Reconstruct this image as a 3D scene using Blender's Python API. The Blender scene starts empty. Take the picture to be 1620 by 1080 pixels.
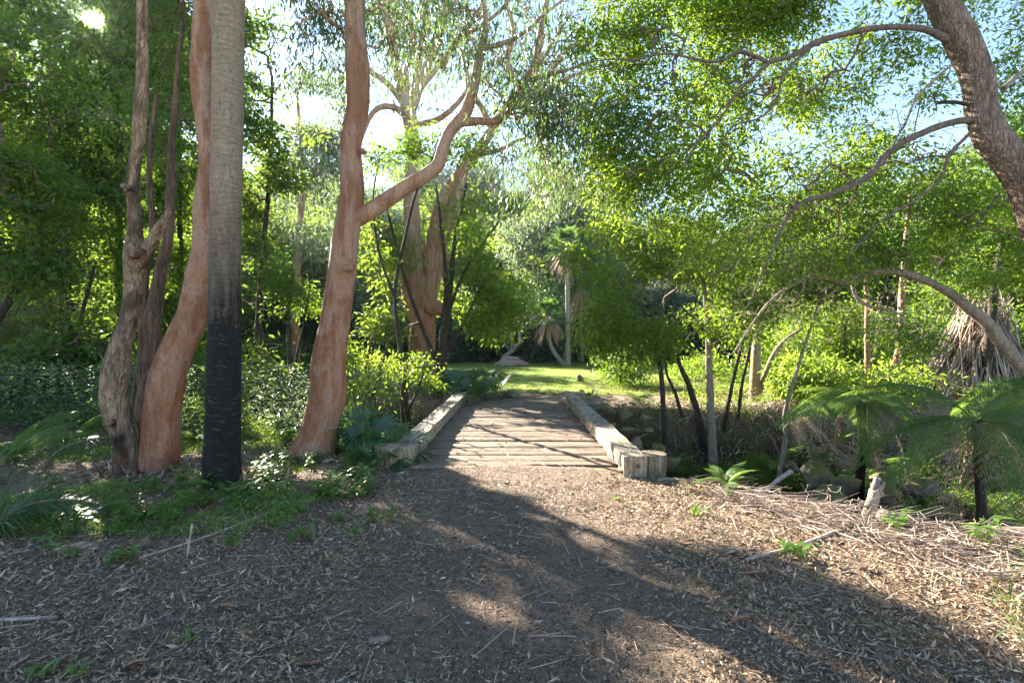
import bpy, math, random
import numpy as np
from mathutils import Vector

# ------------------------------------------------------------------ camera, sky, sun, exposure
scene = bpy.context.scene
COL = scene.collection
CAM_Z = 1.7
FPX = 850.0                      # focal length in pixels of the 1620 px wide photograph
SUN_AZ, SUN_EL = -37.9, 24.7

cd = bpy.data.cameras.new('camera')
cam = bpy.data.objects.new('camera', cd)
COL.objects.link(cam)
scene.camera = cam
cam.location = (0, 0, CAM_Z)
cam.rotation_euler = (math.pi / 2, 0, 0)
cd.sensor_width = 36
cd.lens = 36 * FPX / 1620
cd.shift_y = -14 / 1620
cd.clip_start = 0.05
cd.clip_end = 600

world = bpy.data.worlds.new('World')
scene.world = world
world.use_nodes = True
wn = world.node_tree
sky = wn.nodes.new('ShaderNodeTexSky')
sky.sky_type = 'NISHITA'
sky.sun_disc = False
sky.sun_elevation = math.radians(SUN_EL)
sky.sun_rotation = math.radians(SUN_AZ)
sky.dust_density = 0.05
sky.air_density = 1.0
sky.altitude = 600
sky.ozone_density = 1.5
wn.links.new(sky.outputs[0], wn.nodes['Background'].inputs[0])
wn.nodes['Background'].inputs[1].default_value = 0.052

ld = bpy.data.lights.new('sun', 'SUN')
sun = bpy.data.objects.new('sun', ld)
COL.objects.link(sun)
ld.energy = 5.0
ld.angle = math.radians(0.5)
ld.color = (1.0, 0.91, 0.77)
_a, _e = math.radians(SUN_AZ), math.radians(SUN_EL)
SUN_DIR = Vector((math.sin(_a) * math.cos(_e), math.cos(_a) * math.cos(_e), math.sin(_e)))
sun.rotation_euler = (-SUN_DIR).to_track_quat('-Z', 'Y').to_euler()
sun.location = (-12, 15, 12)

scene.view_settings.view_transform = 'Standard'
scene.view_settings.look = 'None'
scene.view_settings.gamma = 1
scene.view_settings.exposure = 3.15
scene.render.engine = 'CYCLES'
scene.cycles.max_bounces = 8
scene.cycles.transmission_bounces = 6
scene.cycles.diffuse_bounces = 5

rng = np.random.default_rng(7)
random.seed(7)

# ------------------------------------------------------------------ helpers: objects
def link(o):
    COL.objects.link(o)
    return o

def tag(o, label=None, cat=None, group=None, kind=None):
    if label: o['label'] = label
    if cat: o['category'] = cat
    if group: o['group'] = group
    if kind: o['kind'] = kind
    return o

def thing(name, label, cat, loc=(0, 0, 0), group=None, rz=0.0):
    o = link(bpy.data.objects.new(name, None))
    o.location = loc
    o.rotation_euler = (0, 0, rz)
    o.empty_display_size = 0.2
    return tag(o, label, cat, group)

def dup(root, loc, rz=0.0, s=1.0, label=None, group=None):
    r = root.copy()
    COL.objects.link(r)
    r.location = loc
    r.rotation_euler = (0, 0, rz)
    r.scale = (s, s, s)
    if label: r['label'] = label
    if group: r['group'] = group
    for ch in list(root.children):
        c = ch.copy()
        COL.objects.link(c)
        c.parent = r
        for g in list(ch.children):
            d = g.copy()
            COL.objects.link(d)
            d.parent = c
    return r

class Acc:
    """collects vertices and faces as arrays, builds one mesh object"""
    def __init__(self):
        self.v, self.q, self.t, self.n = [], [], [], 0
    def add(self, verts, quads=None, tris=None):
        verts = np.asarray(verts, dtype=np.float64).reshape(-1, 3)
        if quads is not None and len(quads):
            self.q.append(np.asarray(quads, dtype=np.int64).reshape(-1, 4) + self.n)
        if tris is not None and len(tris):
            self.t.append(np.asarray(tris, dtype=np.int64).reshape(-1, 3) + self.n)
        self.v.append(verts)
        self.n += len(verts)
    def mesh(self, name, mat, origin=(0, 0, 0), smooth=True):
        me = bpy.data.meshes.new(name)
        v = np.concatenate(self.v) - np.asarray(origin)
        q = np.concatenate(self.q) if self.q else np.zeros((0, 4), int)
        t = np.concatenate(self.t) if self.t else np.zeros((0, 3), int)
        me.vertices.add(len(v))
        me.vertices.foreach_set('co', v.astype(np.float32).ravel())
        nl = len(q) * 4 + len(t) * 3
        me.loops.add(nl)
        me.loops.foreach_set('vertex_index', np.concatenate([q.ravel(), t.ravel()]).astype(np.int32))
        me.polygons.add(len(q) + len(t))
        st = np.concatenate([np.arange(len(q)) * 4, len(q) * 4 + np.arange(len(t)) * 3])
        me.polygons.foreach_set('loop_start', st.astype(np.int32))
        me.polygons.foreach_set('use_smooth', np.full(len(q) + len(t), smooth))
        me.update(calc_edges=True)
        me.materials.append(mat)
        return me
    def obj2(self, name, mat, other, mat2, parent):
        """this mesh plus another of a second material, as one object"""
        n1, q1, t1 = self.n, sum(map(len, self.q)), sum(map(len, self.t))
        for v in other.v: self.v.append(v)
        for q in other.q: self.q.append(q + n1)
        for t in other.t: self.t.append(t + n1)
        q2, t2 = sum(map(len, other.q)), sum(map(len, other.t))
        self.n += other.n
        o = self.obj(name, mat, parent, smooth=False)
        o.data.materials.append(mat2)
        mi = np.concatenate([np.zeros(q1, int), np.ones(q2, int), np.zeros(t1, int), np.ones(t2, int)])
        o.data.polygons.foreach_set('material_index', mi.astype(np.int32))
        o.data.polygons.foreach_set('use_smooth', mi == 0)
        return o
    def obj(self, name, mat, parent=None, origin=None, smooth=True):
        if origin is None:
            origin = tuple(parent.location) if parent is not None else (0, 0, 0)
        o = link(bpy.data.objects.new(name, self.mesh(name, mat, origin, smooth)))
        if parent is not None:
            o.parent = parent
        else:
            o.location = origin
        return o

# ------------------------------------------------------------------ helpers: numbers
def P(px, py, Y):
    """the point at distance Y that the photograph shows at pixel px, py"""
    return np.array([(px - 810) / FPX * Y, Y, CAM_Z - (py - 526) / FPX * Y])

_nz = np.random.default_rng(99)
_ND = _nz.normal(size=(14, 3)); _ND /= np.linalg.norm(_ND, axis=1)[:, None]
_NP = _nz.uniform(0, 6.28, 14); _NF = np.array([1, 1.3, 1.7, .8, 2.1, 2.6, 3.1, 1.1, 4.3, 5.1, 2.3, 1.9, 6.3, 3.7])
def noise3(p, f=1.0):
    p = np.asarray(p) * f
    s = np.zeros(p.shape[:-1])
    for i in range(14):
        s += np.sin(p @ _ND[i] * _NF[i] + _NP[i] + 1.7 * np.sin(p @ _ND[(i + 5) % 14] * _NF[i] * .6 + i)) / _NF[i] ** .6
    return s / 4.0

def sstep(x):
    x = np.clip(x, 0, 1)
    return x * x * (3 - 2 * x)

NEAR = np.array([[-60, 0], [-30, 12], [-12, 10.5], [-6, 9.3], [-3.5, 8.9], [-2.1, 7.9], [-1.5, 7.3], [1.4, 7.2], [1.75, 6.3], [2.6, 5.15],
                 [3.6, 4.5], [5, 4.05], [8, 3.6], [30, 1], [60, -3]])
FAR = np.array([[-60, 26], [-30, 20], [-12, 17], [-6, 15.2], [-3, 13.8], [-1.5, 12.9], [1.4, 12.9], [2.0, 12.2], [4, 11.9], [7, 12.4],
                [12, 13.5], [30, 16], [60, 18]])
NEAR[0, 1] = 16
def height(x, y):
    x = np.asarray(x, float); y = np.asarray(y, float)
    n = np.interp(x, NEAR[:, 0], NEAR[:, 1]); f = np.interp(x, FAR[:, 0], FAR[:, 1])
    p = np.stack([x, y, np.zeros_like(x)], -1)
    wob = noise3(p, .9)
    wn_ = np.where(np.abs(x) < 1.8, .25, 1.5)
    wf_ = np.where(np.abs(x) < 1.8, .25, .9)
    d = sstep((y - n + .12 * wob) / wn_) * sstep((f - y + .15 * wob) / wf_)
    depth = 1.2 + .12 * noise3(p + 9, .7)
    h = -depth * d
    h = h + .035 * noise3(p, .6) * (1 - .6 * sstep(1 - np.abs(x) / 1.5)) + .012 * noise3(p, 3.1)
    bank = d * (1 - d) * 4
    h = h + (.20 * noise3(p, 2.3) + .09 * noise3(p, 5.7) + .05 * np.abs(noise3(p, 11))) * bank + (.05 * noise3(p, 4.1)) * d
    far_ = np.maximum(y - 33, 0)
    h = h + np.minimum(far_ * .22, 16) * sstep((y - 33) / 14)
    h = h + np.maximum(-x - 15, 0) * .18 + np.maximum(x - 24, 0) * .15
    flat = sstep((y - f) / 1.5) * sstep((33 - y) / 3)
    return h * (1 - .55 * flat) + 0 * x
def hz(x, y):
    return float(height(np.array([x]), np.array([y]))[0])

def in_poly(x, y, poly):
    c = np.zeros(x.shape, bool)
    j = len(poly) - 1
    for i in range(len(poly)):
        xi, yi = poly[i]; xj, yj = poly[j]
        k = ((yi > y) != (yj > y)) & (x < (xj - xi) * (y - yi) / (yj - yi + 1e-12) + xi)
        c ^= k
        j = i
    return c

# patches of ground the sun reaches through gaps in the crowns (the crowns are grown with these gaps)
LIT = [
    [(-.9, 7.0), (-.55, 5.9), (.2, 5.2), (.3, 4.6), (1.6, 3.9), (2.6, 3.3), (3.6, 2.9), (7, 2.4), (9, 3.4), (6, 4.8), (2.9, 5.3), (1.7, 6.5),
     (1.5, 9.0), (1.2, 9.2), (.9, 9.6), (-.95, 9.4)],
    [(-.9, 10.2), (1.0, 10.0), (1.2, 10.6), (-.9, 10.9)],
    [(-1.0, 11.6), (1.2, 11.4), (1.2, 11.8), (-1, 12.1)],
    [(-3.2, 7.6), (-1.3, 8.4), (-1.3, 12.5), (-4.5, 13), (-5, 10)],
    [(2.2, 11.9), (8, 12.0), (14, 12.5), (15, 17), (3, 15)],
    [(.25, 3.55), (.7, 3.3), (.8, 3.6), (.4, 3.9)],
    [(-.45, 3.1), (.05, 2.95), (.1, 3.25), (-.3, 3.4)],
    [(.9, 2.8), (1.5, 2.55), (1.6, 2.8), (1.1, 3.0)],
    [(-1.9, 3.4), (-1.3, 3.2), (-1.3, 3.5), (-1.8, 3.7)],
    [(-.7, 4.5), (-.2, 4.35), (0, 4.7), (-.5, 4.85)],
    [(.5, 2.7), (.8, 2.4), (1.0, 2.7), (.7, 2.95)],
    [(-1.3, 5.2), (-.9, 5.0), (-.8, 5.3), (-1.2, 5.5)],
    [(-3.0, 4.6), (-2.4, 4.3), (-2.2, 4.6), (-2.9, 4.9)],
    [(-9, 6.0), (-5.4, 6.6), (-5.2, 7.3), (-9, 7.6)],
]
LIT_PTS = []
for _x in np.arange(-9, 14, .5):
    for _y in np.arange(2, 16, .5):
        if any(in_poly(np.array([_x]), np.array([_y]), q_)[0] for q_ in LIT): LIT_PTS.append((_x, _y))
LIT_PTS = np.array(LIT_PTS)
LAWN_PTS = np.array([(x_, y_) for x_ in np.arange(-3, 8, 1.) for y_ in np.arange(14, 27, 1.)])
def shades(x, y, z0, H, cr, pts=None):
    """share of the sunlit patches a tree here would shade"""
    d = np.array([SUN_DIR.x, SUN_DIR.y]); d = d / np.linalg.norm(d)
    r = np.array([x, y]) - (LIT_PTS if pts is None else pts)
    t = r @ d
    off = np.abs(r[:, 0] * d[1] - r[:, 1] * d[0])
    zr = t * math.tan(math.radians(SUN_EL))
    return float(np.mean((t > 0) & (off < cr) & (zr > z0) & (zr < z0 + H)))
_K = np.array([-SUN_DIR.x, -SUN_DIR.y]) / SUN_DIR.z
HI = True
def lit_mask(p):
    """True for points whose shadow falls in a sunlit patch"""
    g = p[:, :2] + _K * np.maximum(p[:, 2:3], 0)
    g0 = np.column_stack([g, np.zeros(len(g))])
    g = g + .22 * np.stack([noise3(g0, 1.6), noise3(g0 + 5, 1.6)], -1) + .16 * np.stack([noise3(g0, 4.5), noise3(g0 + 5, 4.5)], -1) + .12 * np.stack([noise3(p, 6), noise3(p + 5, 6)], -1)
    m = np.zeros(len(p), bool)
    for poly in LIT:
        m |= in_poly(g[:, 0], g[:, 1], poly)
    # the crowns over the creek are lit through thinner parts of the crowns behind them
    hi = in_poly(g[:, 0], g[:, 1], [(2.4, 9.5), (2.4, 4), (5, -4), (16, -6), (16, 8), (6, 10)]) & ((p[:, 1] > 13) | (p[:, 0] < -3.5))
    if HI: m |= hi & (noise3(p, 1.1) + .3 * noise3(p, 3) > -.25)
    gg = np.column_stack([g, np.zeros(len(g))])
    dap = noise3(gg * [1.0, .62, 1], 2.1) + .5 * noise3(gg + 3, 4.7)
    m |= (dap > .74) & (g[:, 1] < 9) & (g[:, 1] > 1.5)
    m |= (dap > .42) & (g[:, 0] < -1.2) & (g[:, 1] < 8.5) & (g[:, 1] > 3)
    # the gap through which the low sun is seen from the path
    ray = p - np.array([0, 0, CAM_Z]); S = np.array(SUN_DIR)
    t = ray @ S
    m |= np.linalg.norm(ray - t[:, None] * S, axis=1) < .014 * t
    return m

# ------------------------------------------------------------------ helpers: shapes
def catmull(pts, step):
    pts = np.asarray(pts, float)
    if len(pts) == 2:
        n = max(2, int(np.linalg.norm(pts[1, :3] - pts[0, :3]) / step) + 1)
        t = np.linspace(0, 1, n)[:, None]
        return pts[0] * (1 - t) + pts[1] * t
    e = np.vstack([2 * pts[0] - pts[1], pts, 2 * pts[-1] - pts[-2]])
    out = []
    for i in range(1, len(e) - 2):
        n = max(1, int(np.linalg.norm(e[i + 1, :3] - e[i, :3]) / step))
        t = (np.arange(n) / n)[:, None]
        p0, p1, p2, p3 = e[i - 1], e[i], e[i + 1], e[i + 2]
        out.append(.5 * (2 * p1 + (p2 - p0) * t + (2 * p0 - 5 * p1 + 4 * p2 - p3) * t ** 2 + (3 * p1 - p0 - 3 * p2 + p3) * t ** 3))
    out.append(pts[-1:])
    return np.vstack(out)

def tube(acc, pr, segs=12, rough=.06, freq=3.0, step=.08, cap=True, flute=0.0):
    """pr: rows x, y, z, radius"""
    c = catmull(pr, step)
    p, r = c[:, :3], np.maximum(c[:, 3], .0008)
    if rough > .02:
        p = p + r[:, None] * min(.5, rough * 5) * np.stack([noise3(p, 2.6), noise3(p + 11, 2.6), .5 * noise3(p + 23, 2.6)], -1)
        r = r * (1 + .5 * rough * noise3(p + 31, 3.2))
    t = np.gradient(p, axis=0)
    t /= np.linalg.norm(t, axis=1)[:, None] + 1e-9
    u = np.cross(t[0], [0.13, 1, .21]); u /= np.linalg.norm(u)
    U = np.zeros_like(p)
    for i in range(len(p)):
        u = u - t[i] * (u @ t[i]); u /= np.linalg.norm(u) + 1e-9
        U[i] = u
    V = np.cross(t, U)
    a = np.linspace(0, 2 * math.pi, segs, endpoint=False)
    d = U[:, None, :] * np.cos(a)[None, :, None] + V[:, None, :] * np.sin(a)[None, :, None]
    base = p[:, None, :] + d * r[:, None, None]
    rr = 1 + rough * noise3(base, freq) + rough * .5 * noise3(base, freq * 3.7)
    if flute:
        low = np.clip(1 - (p[:, 2] - p[0, 2]) / .9, 0, 1) ** 2
        rr = rr + (low[:, None] * flute * (.6 + .8 * np.sin(a * 5 + 1.3)[None, :] * .5 + .3 * np.sin(a * 3)[None, :]))
    v = p[:, None, :] + d * (r[:, None] * rr)[:, :, None]
    n = len(p)
    idx = np.arange(n * segs).reshape(n, segs)
    q = np.stack([idx[:-1], np.roll(idx[:-1], -1, 1), np.roll(idx[1:], -1, 1), idx[1:]], -1).reshape(-1, 4)
    vv = v.reshape(-1, 3)
    if cap:
        vv = np.vstack([vv, p[:1], p[-1:]])
        i0, i1 = n * segs, n * segs + 1
        tr = [(i0, (k + 1) % segs, k) for k in range(segs)] + [(i1, (n - 1) * segs + k, (n - 1) * segs + (k + 1) % segs) for k in range(segs)]
        acc.add(vv, q, tr)
    else:
        acc.add(vv, q)
    return c

def frusta(acc, A, B, ra, rb, segs=4):
    """many thin tapered rods at once"""
    A, B = np.asarray(A), np.asarray(B)
    d = B - A
    L = np.linalg.norm(d, axis=1)[:, None] + 1e-9
    d = d / L
    up = np.where(np.abs(d[:, 2:3]) > .9, np.array([[1., 0, 0]]), np.array([[0, 0, 1.]]))
    u = np.cross(d, up); u /= np.linalg.norm(u, axis=1)[:, None] + 1e-9
    w = np.cross(d, u)
    a = np.linspace(0, 2 * math.pi, segs, endpoint=False)
    ring = u[:, None, :] * np.cos(a)[None, :, None] + w[:, None, :] * np.sin(a)[None, :, None]
    va = A[:, None, :] + ring * np.asarray(ra)[:, None, None]
    vb = B[:, None, :] + ring * np.asarray(rb)[:, None, None]
    v = np.concatenate([va, vb], 1)
    k = np.arange(segs)
    q = np.stack([k, (k + 1) % segs, (k + 1) % segs + segs, k + segs], -1)
    q = q[None] + (np.arange(len(A)) * 2 * segs)[:, None, None]
    acc.add(v.reshape(-1, 3), q.reshape(-1, 4))

def norm(a):
    return a / (np.linalg.norm(a, axis=-1, keepdims=True) + 1e-9)

def leaves(acc, pos, d, nr, L, W, fold=.15):
    """one folded leaf blade per row"""
    d = norm(d); s = norm(np.cross(d, nr)); n = np.cross(s, d)
    L = np.asarray(L)[:, None]; W = np.asarray(W)[:, None]
    m = pos + d * L * .42 + n * fold * W
    v = np.stack([pos, m + s * W * .5, pos + d * L - n * fold * W, m - s * W * .5], 1)
    q = np.arange(len(pos) * 4).reshape(-1, 4)
    acc.add(v.reshape(-1, 3), q)

def blades(acc, pos, d, L, W, droop, K=4, roll=None, wprof=None, side=None):
    """curved strap blades: K segments each"""
    N = len(pos)
    d = norm(d)
    if side is None:
        side = np.cross(d, np.array([0, 0, 1.])) + 1e-4
    side = norm(side)
    if roll is not None:
        n = np.cross(side, d)
        side = side * np.cos(roll)[:, None] + n * np.sin(roll)[:, None]
    t = np.linspace(0, 1, K + 1)
    L = np.asarray(L)[:, None, None]; droop = np.asarray(droop)[:, None, None]
    c = pos[:, None, :] + d[:, None, :] * L * t[None, :, None] + np.array([0, 0, -1.])[None, None, :] * droop * L * (t ** 2)[None, :, None]
    w = (np.sin(math.pi * np.clip(t * .93 + .04, 0, 1)) ** .7) if wprof is None else np.asarray(wprof)
    w = w[None, :, None] * np.asarray(W)[:, None, None] * .5
    a = c + side[:, None, :] * w
    b = c - side[:, None, :] * w
    v = np.stack([a, b], 2).reshape(N, -1, 3)
    k = np.arange(K) * 2
    q = np.stack([k, k + 1, k + 3, k + 2], -1)
    q = q[None] + (np.arange(N) * 2 * (K + 1))[:, None, None]
    acc.add(v.reshape(-1, 3), q.reshape(-1, 4))

def box(acc, c, s, rz=0.0, nx=1, jit=0.0, f=2.0):
    """box with subdivided, slightly uneven sides; c centre, s full size"""
    sx, sy, sz = s
    ny = max(1, int(sy / .12)) if jit else 1
    mx = max(1, int(sx / .12)) if jit else 1
    mz = max(1, int(sz / .08)) if jit else 1
    def face(o, u, v, nu, nv):
        g = np.array([[o + u * (i / nu) + v * (j / nv) for j in range(nv + 1)] for i in range(nu + 1)]).reshape(-1, 3)
        q = [(i * (nv + 1) + j, (i + 1) * (nv + 1) + j, (i + 1) * (nv + 1) + j + 1, i * (nv + 1) + j + 1) for i in range(nu) for j in range(nv)]
        return g, q
    X, Y, Z = np.array([sx, 0, 0.]), np.array([0, sy, 0.]), np.array([0, 0, sz * 1.])
    o = -np.array([sx, sy, sz]) / 2
    ca, sa = math.cos(rz), math.sin(rz)
    R = np.array([[ca, -sa, 0], [sa, ca, 0], [0, 0, 1]])
    for (oo, u, v, nu, nv) in ((o, Y, X, ny, mx), (o + Z, X, Y, mx, ny), (o, X, Z, mx, mz), (o + Y, Z, X, mz, mx), (o, Z, Y, mz, ny), (o + X, Y, Z, ny, mz)):
        g, q = face(oo, u, v, nu, nv)
        g = g @ R.T + np.asarray(c)
        if jit:
            g = g + jit * np.stack([noise3(g, f), noise3(g + 7, f), noise3(g + 13, f)], -1)
        acc.add(g, q)

# ------------------------------------------------------------------ materials
def newmat(name):
    m = bpy.data.materials.new(name)
    m.use_nodes = True
    nt = m.node_tree
    for n in list(nt.nodes):
        nt.nodes.remove(n)
    out = nt.nodes.new('ShaderNodeOutputMaterial')
    return m, nt, out

class G:
    def __init__(self, nt): self.nt = nt
    def __call__(self, t, ins=None, **kw):
        n = self.nt.nodes.new('ShaderNode' + t)
        for k, v in kw.items(): setattr(n, k, v)
        for k, v in (ins or {}).items():
            s = n.inputs[k]
            if isinstance(v, bpy.types.NodeSocket): self.nt.links.new(v, s)
            else: s.default_value = v
        return n
    def ramp(self, fac, stops, interp='LINEAR'):
        n = self.nt.nodes.new('ShaderNodeValToRGB')
        n.color_ramp.interpolation = interp
        e = n.color_ramp.elements
        while len(e) < len(stops): e.new(.5)
        for i, (p, c) in enumerate(stops):
            e[i].position = p
            e[i].color = (c[0], c[1], c[2], 1) if hasattr(c, '__len__') else (c, c, c, 1)
        self.nt.links.new(fac, n.inputs[0])
        return n.outputs[0]
    def mix(self, f, a, b, mode='MIX'):
        n = self.nt.nodes.new('ShaderNodeMix')
        n.data_type = 'RGBA'; n.blend_type = mode
        for i, v in ((0, f), (6, a), (7, b)):
            if isinstance(v, bpy.types.NodeSocket): self.nt.links.new(v, n.inputs[i])
            elif i == 0: n.inputs[0].default_value = v
            else: n.inputs[i].default_value = (v[0], v[1], v[2], 1)
        return n.outputs[2]
    def noise(self, vec, scale, detail=4, rough=.55, dist=0):
        return self('TexNoise', {'Vector': vec, 'Scale': scale, 'Detail': detail, 'Roughness': rough, 'Distortion': dist}).outputs[0]
    def coord(self, scale=(1, 1, 1), kind='Object'):
        tc = self('TexCoord').outputs[kind]
        return self('Mapping', {'Vector': tc, 'Scale': scale}).outputs[0]
    def bump(self, h, strength=.5, dist=.01):
        return self('Bump', {'Height': h, 'Strength': strength, 'Distance': dist}).outputs[0]
    def m(self, op, a, b=0.0):
        n = self('Math', operation=op)
        for i, v in enumerate((a, b)):
            if isinstance(v, bpy.types.NodeSocket): self.nt.links.new(v, n.inputs[i])
            else: n.inputs[i].default_value = v
        return n.outputs[0]

def leafmat(name, c1, c2, c3, trans=.45, tcol=None, rough=.45, spec=.35, big=.42):
    """leaf blades that let light through; every blade has its own tint"""
    m, nt, out = newmat(name); g = G(nt)
    rnd = g('NewGeometry').outputs['Random Per Island']
    co = g.coord()
    nz = maprange(g, g.noise(co, 1.1, 3), .3, .7)
    f = g.m('ADD', g.m('MULTIPLY', rnd, 1 - big), g.m('MULTIPLY', nz, big))
    col = g.ramp(f, [(.1, c1), (.5, c2), (.92, c3)])
    tc = tcol or (c3[0] * 2.1, c3[1] * 1.9, c3[2] * .8)
    tcn = g.mix(.5, col, tc)
    tcn = g.mix(1.0, tcn, (1.25, 1.25, 1.0), 'MULTIPLY')
    pb = g('BsdfPrincipled', {'Base Color': col, 'Roughness': rough, 'Specular IOR Level': spec})
    tr = g('BsdfTranslucent', {'Color': tcn})
    mx = g('MixShader', {0: trans, 1: pb.outputs[0], 2: tr.outputs[0]})
    nt.links.new(mx.outputs[0], out.inputs[0])
    return m

def solid(name, build):
    m, nt, out = newmat(name); g = G(nt)
    col, rough, nrm = build(g)
    ins = {'Roughness': rough, 'Specular IOR Level': .25}
    if isinstance(col, tuple): ins['Base Color'] = (*col, 1)
    else: ins['Base Color'] = col
    pb = g('BsdfPrincipled', ins)
    if nrm is not None: nt.links.new(nrm, pb.inputs['Normal'])
    nt.links.new(pb.outputs[0], out.inputs[0])
    return m

def sepz(g, kind='Object'):
    tc = g('TexCoord').outputs[kind]
    return g('SeparateXYZ', {0: tc}).outputs[2]

def maprange(g, v, a, b, c=0.0, d=1.0):
    return g('MapRange', {'Value': v, 'From Min': a, 'From Max': b, 'To Min': c, 'To Max': d}).outputs[0]

def gum(low, high, z0, z1, dark=.45):
    def b(g):
        co = g.coord((1, 1, .35)); c2 = g.coord()
        z = g.m('ADD', sepz(g), g.m('MULTIPLY', g.noise(c2, 1.1, 3), .9))
        col = g.mix(maprange(g, z, z0, z1), low, high)
        n1 = g.noise(co, 5, 6, .6, .4)
        patch = g.ramp(n1, [(.38, 0.0), (.5, 1.0), (.62, 0.0)])
        col = g.mix(g.m('MULTIPLY', patch, .5), col, (.36, .27, .22))
        big = g.noise(g.coord((1, 1, .4)), 2.2, 5, .6, .6)
        col = g.mix(g.ramp(big, [(.46, .7), (.52, 0.0)]), col, (low[0] * .62, low[1] * .55, low[2] * .5))
        col = g.mix(g.ramp(g.noise(g.coord((1, 1, .12)), 9, 5, .65), [(.5, 0.0), (.72, .6)]), col, (.43, .31, .22))
        sp = g.ramp(g.noise(co, 30, 6, .75), [(.54, 0.0), (.64, 1.0)])
        col = g.mix(g.m('MULTIPLY', sp, .55), col, (low[0] * .35, low[1] * .35, low[2] * .35))
        grain = g.ramp(g.noise(g.coord((1, 1, .5)), 85, 3, .7), [(.3, .55), (.7, 1.25)])
        col = g.mix(.75, col, grain, 'MULTIPLY')
        stain = g.ramp(g.noise(g.coord((2.6, 2.6, .18)), 3.0, 5, .7), [(.56, 0.0), (.68, .6)])
        col = g.mix(stain, col, (.10, .065, .045))
        pits = g('TexVoronoi', {'Vector': g.coord((1, 1, .6)), 'Scale': 22.0}).outputs[0]
        pit = g.ramp(pits, [(.08, 1.0), (.16, 0.0)])
        col = g.mix(g.m('MULTIPLY', pit, dark), col, (.09, .05, .035))
        burnt = g.m('MULTIPLY', maprange(g, z, .75, .35), g.ramp(g.noise(c2, 4, 4), [(.45, 0.0), (.55, 1.0)]))
        col = g.mix(g.m('MULTIPLY', burnt, .8), col, (.05, .03, .025))
        h = g.m('ADD', g.noise(co, 14, 6, .65), g.m('MULTIPLY', pits, .5))
        return col, .8, g.bump(h, .8, .02)
    return b

def shaggy(c_light, c_mid, c_dark, sc=7.0, vz=.22, thr=.45, st=.9, crack=.75, burn=False):
    def b(g):
        co = g.coord((1, 1, vz))
        n = g.noise(co, sc, 8, .7, .8)
        wv = g('VectorMath', {0: co, 1: g('VectorMath', {0: g('TexNoise', {'Vector': co, 'Scale': sc * 1.5, 'Detail': 3.0}).outputs[1], 3: .35 / sc * 3}, operation='SCALE').outputs[0]}, operation='ADD').outputs[0]
        v = g('TexVoronoi', {'Vector': wv, 'Scale': sc * 2.2}, feature='DISTANCE_TO_EDGE').outputs[0]
        col = g.ramp(n, [(thr - .13, c_dark), (thr, c_mid), (thr + .17, c_light)])
        col = g.mix(g.ramp(v, [(.0, crack), (.07, 0.0)]), col, c_dark)
        fine = g.noise(g.coord((1, 1, .1)), 60, 4, .6)
        col = g.mix(.35, col, g.ramp(fine, [(.3, c_dark), (.7, c_light)]))
        h = g.m('ADD', n, g.m('MULTIPLY', g.ramp(v, [(0, 0.0), (.25, 1.0)]), .6))
        if burn:
            zb = g.m('ADD', sepz(g), g.m('MULTIPLY', g.noise(g.coord(), 3.5, 5, .65), .9))
            bl = g.noise(g.coord((1, 1, .5)), 3.0, 4, .6, .6)
            col = g.mix(g.m('MULTIPLY', maprange(g, zb, 1.15, .85), g.ramp(bl, [(.42, 1.0), (.55, .1)])), col, (.02, .014, .011))
            col = g.mix(g.m('MULTIPLY', maprange(g, zb, .75, .5), .7), col, (.16, .065, .04))
            col = g.mix(g.ramp(g.noise(g.coord((1, 1, .45)), 2.4, 6, .7, 1.0), [(.46, 0.0), (.56, .9)]), col, (.075, .05, .036))
        return col, .9, g.bump(h, st, .03)
    return b

def palm_bark(g):
    co = g.coord((1, 1, 1)); z = sepz(g)
    wob = g.m('MULTIPLY', g.noise(g.coord((.9, .9, 1.6)), 3.2, 5, .65), .30)
    zz = g.m('MULTIPLY', g.m('ADD', z, wob), 17.0)
    fr = g.m('FRACT', zz)
    ring = g.ramp(fr, [(0.0, 1.0), (.10, 0.2), (.3, 0.0), (.93, 0.0), (1.0, 1.0)])
    fib = g.noise(g.coord((5, 5, 1.1)), 9, 6, .75, .6)
    n = g.noise(g.coord((2, 2, 1)), 3, 4)
    base = g.ramp(fib, [(.3, (.13, .10, .075)), (.7, (.38, .29, .205))])
    base = g.mix(g.m('MULTIPLY', n, .35), base, (.22, .2, .13))
    base = g.mix(g.m('MULTIPLY', g.ramp(fr, [(.7, 0.0), (.92, 1.0), (1.0, 0.0)]), .6), base, (.09, .065, .045))
    base = g.mix(g.m('MULTIPLY', g.ramp(fr, [(0.0, 1.0), (.14, 0.0)]), .5), base, (.46, .38, .28))
    zc = g.m('ADD', z, g.m('MULTIPLY', g.noise(co, 2.5, 5, .65), 1.0))
    stk = g.noise(g.coord((7, 7, .8)), 2.6, 6, .75)
    ch = maprange(g, g.m('ADD', zc, g.m('MULTIPLY', stk, 1.6)), 4.85, 3.15)
    chn = g.m('POWER', ch, 1.5)
    lowp = g.m('MULTIPLY', g.m('MULTIPLY', ring, maprange(g, g.noise(g.coord((3, 3, 8)), 2.4, 3), .52, .6)), .55)
    char = g.mix(lowp, g.ramp(fib, [(.3, (.006, .006, .006)), (.75, (.022, .02, .018))]), (.24, .18, .12))
    col = g.mix(chn, base, char)
    h = g.m('ADD', g.m('MULTIPLY', ring, -.8), fib)
    return col, .8, g.bump(h, .7, .012)

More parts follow.
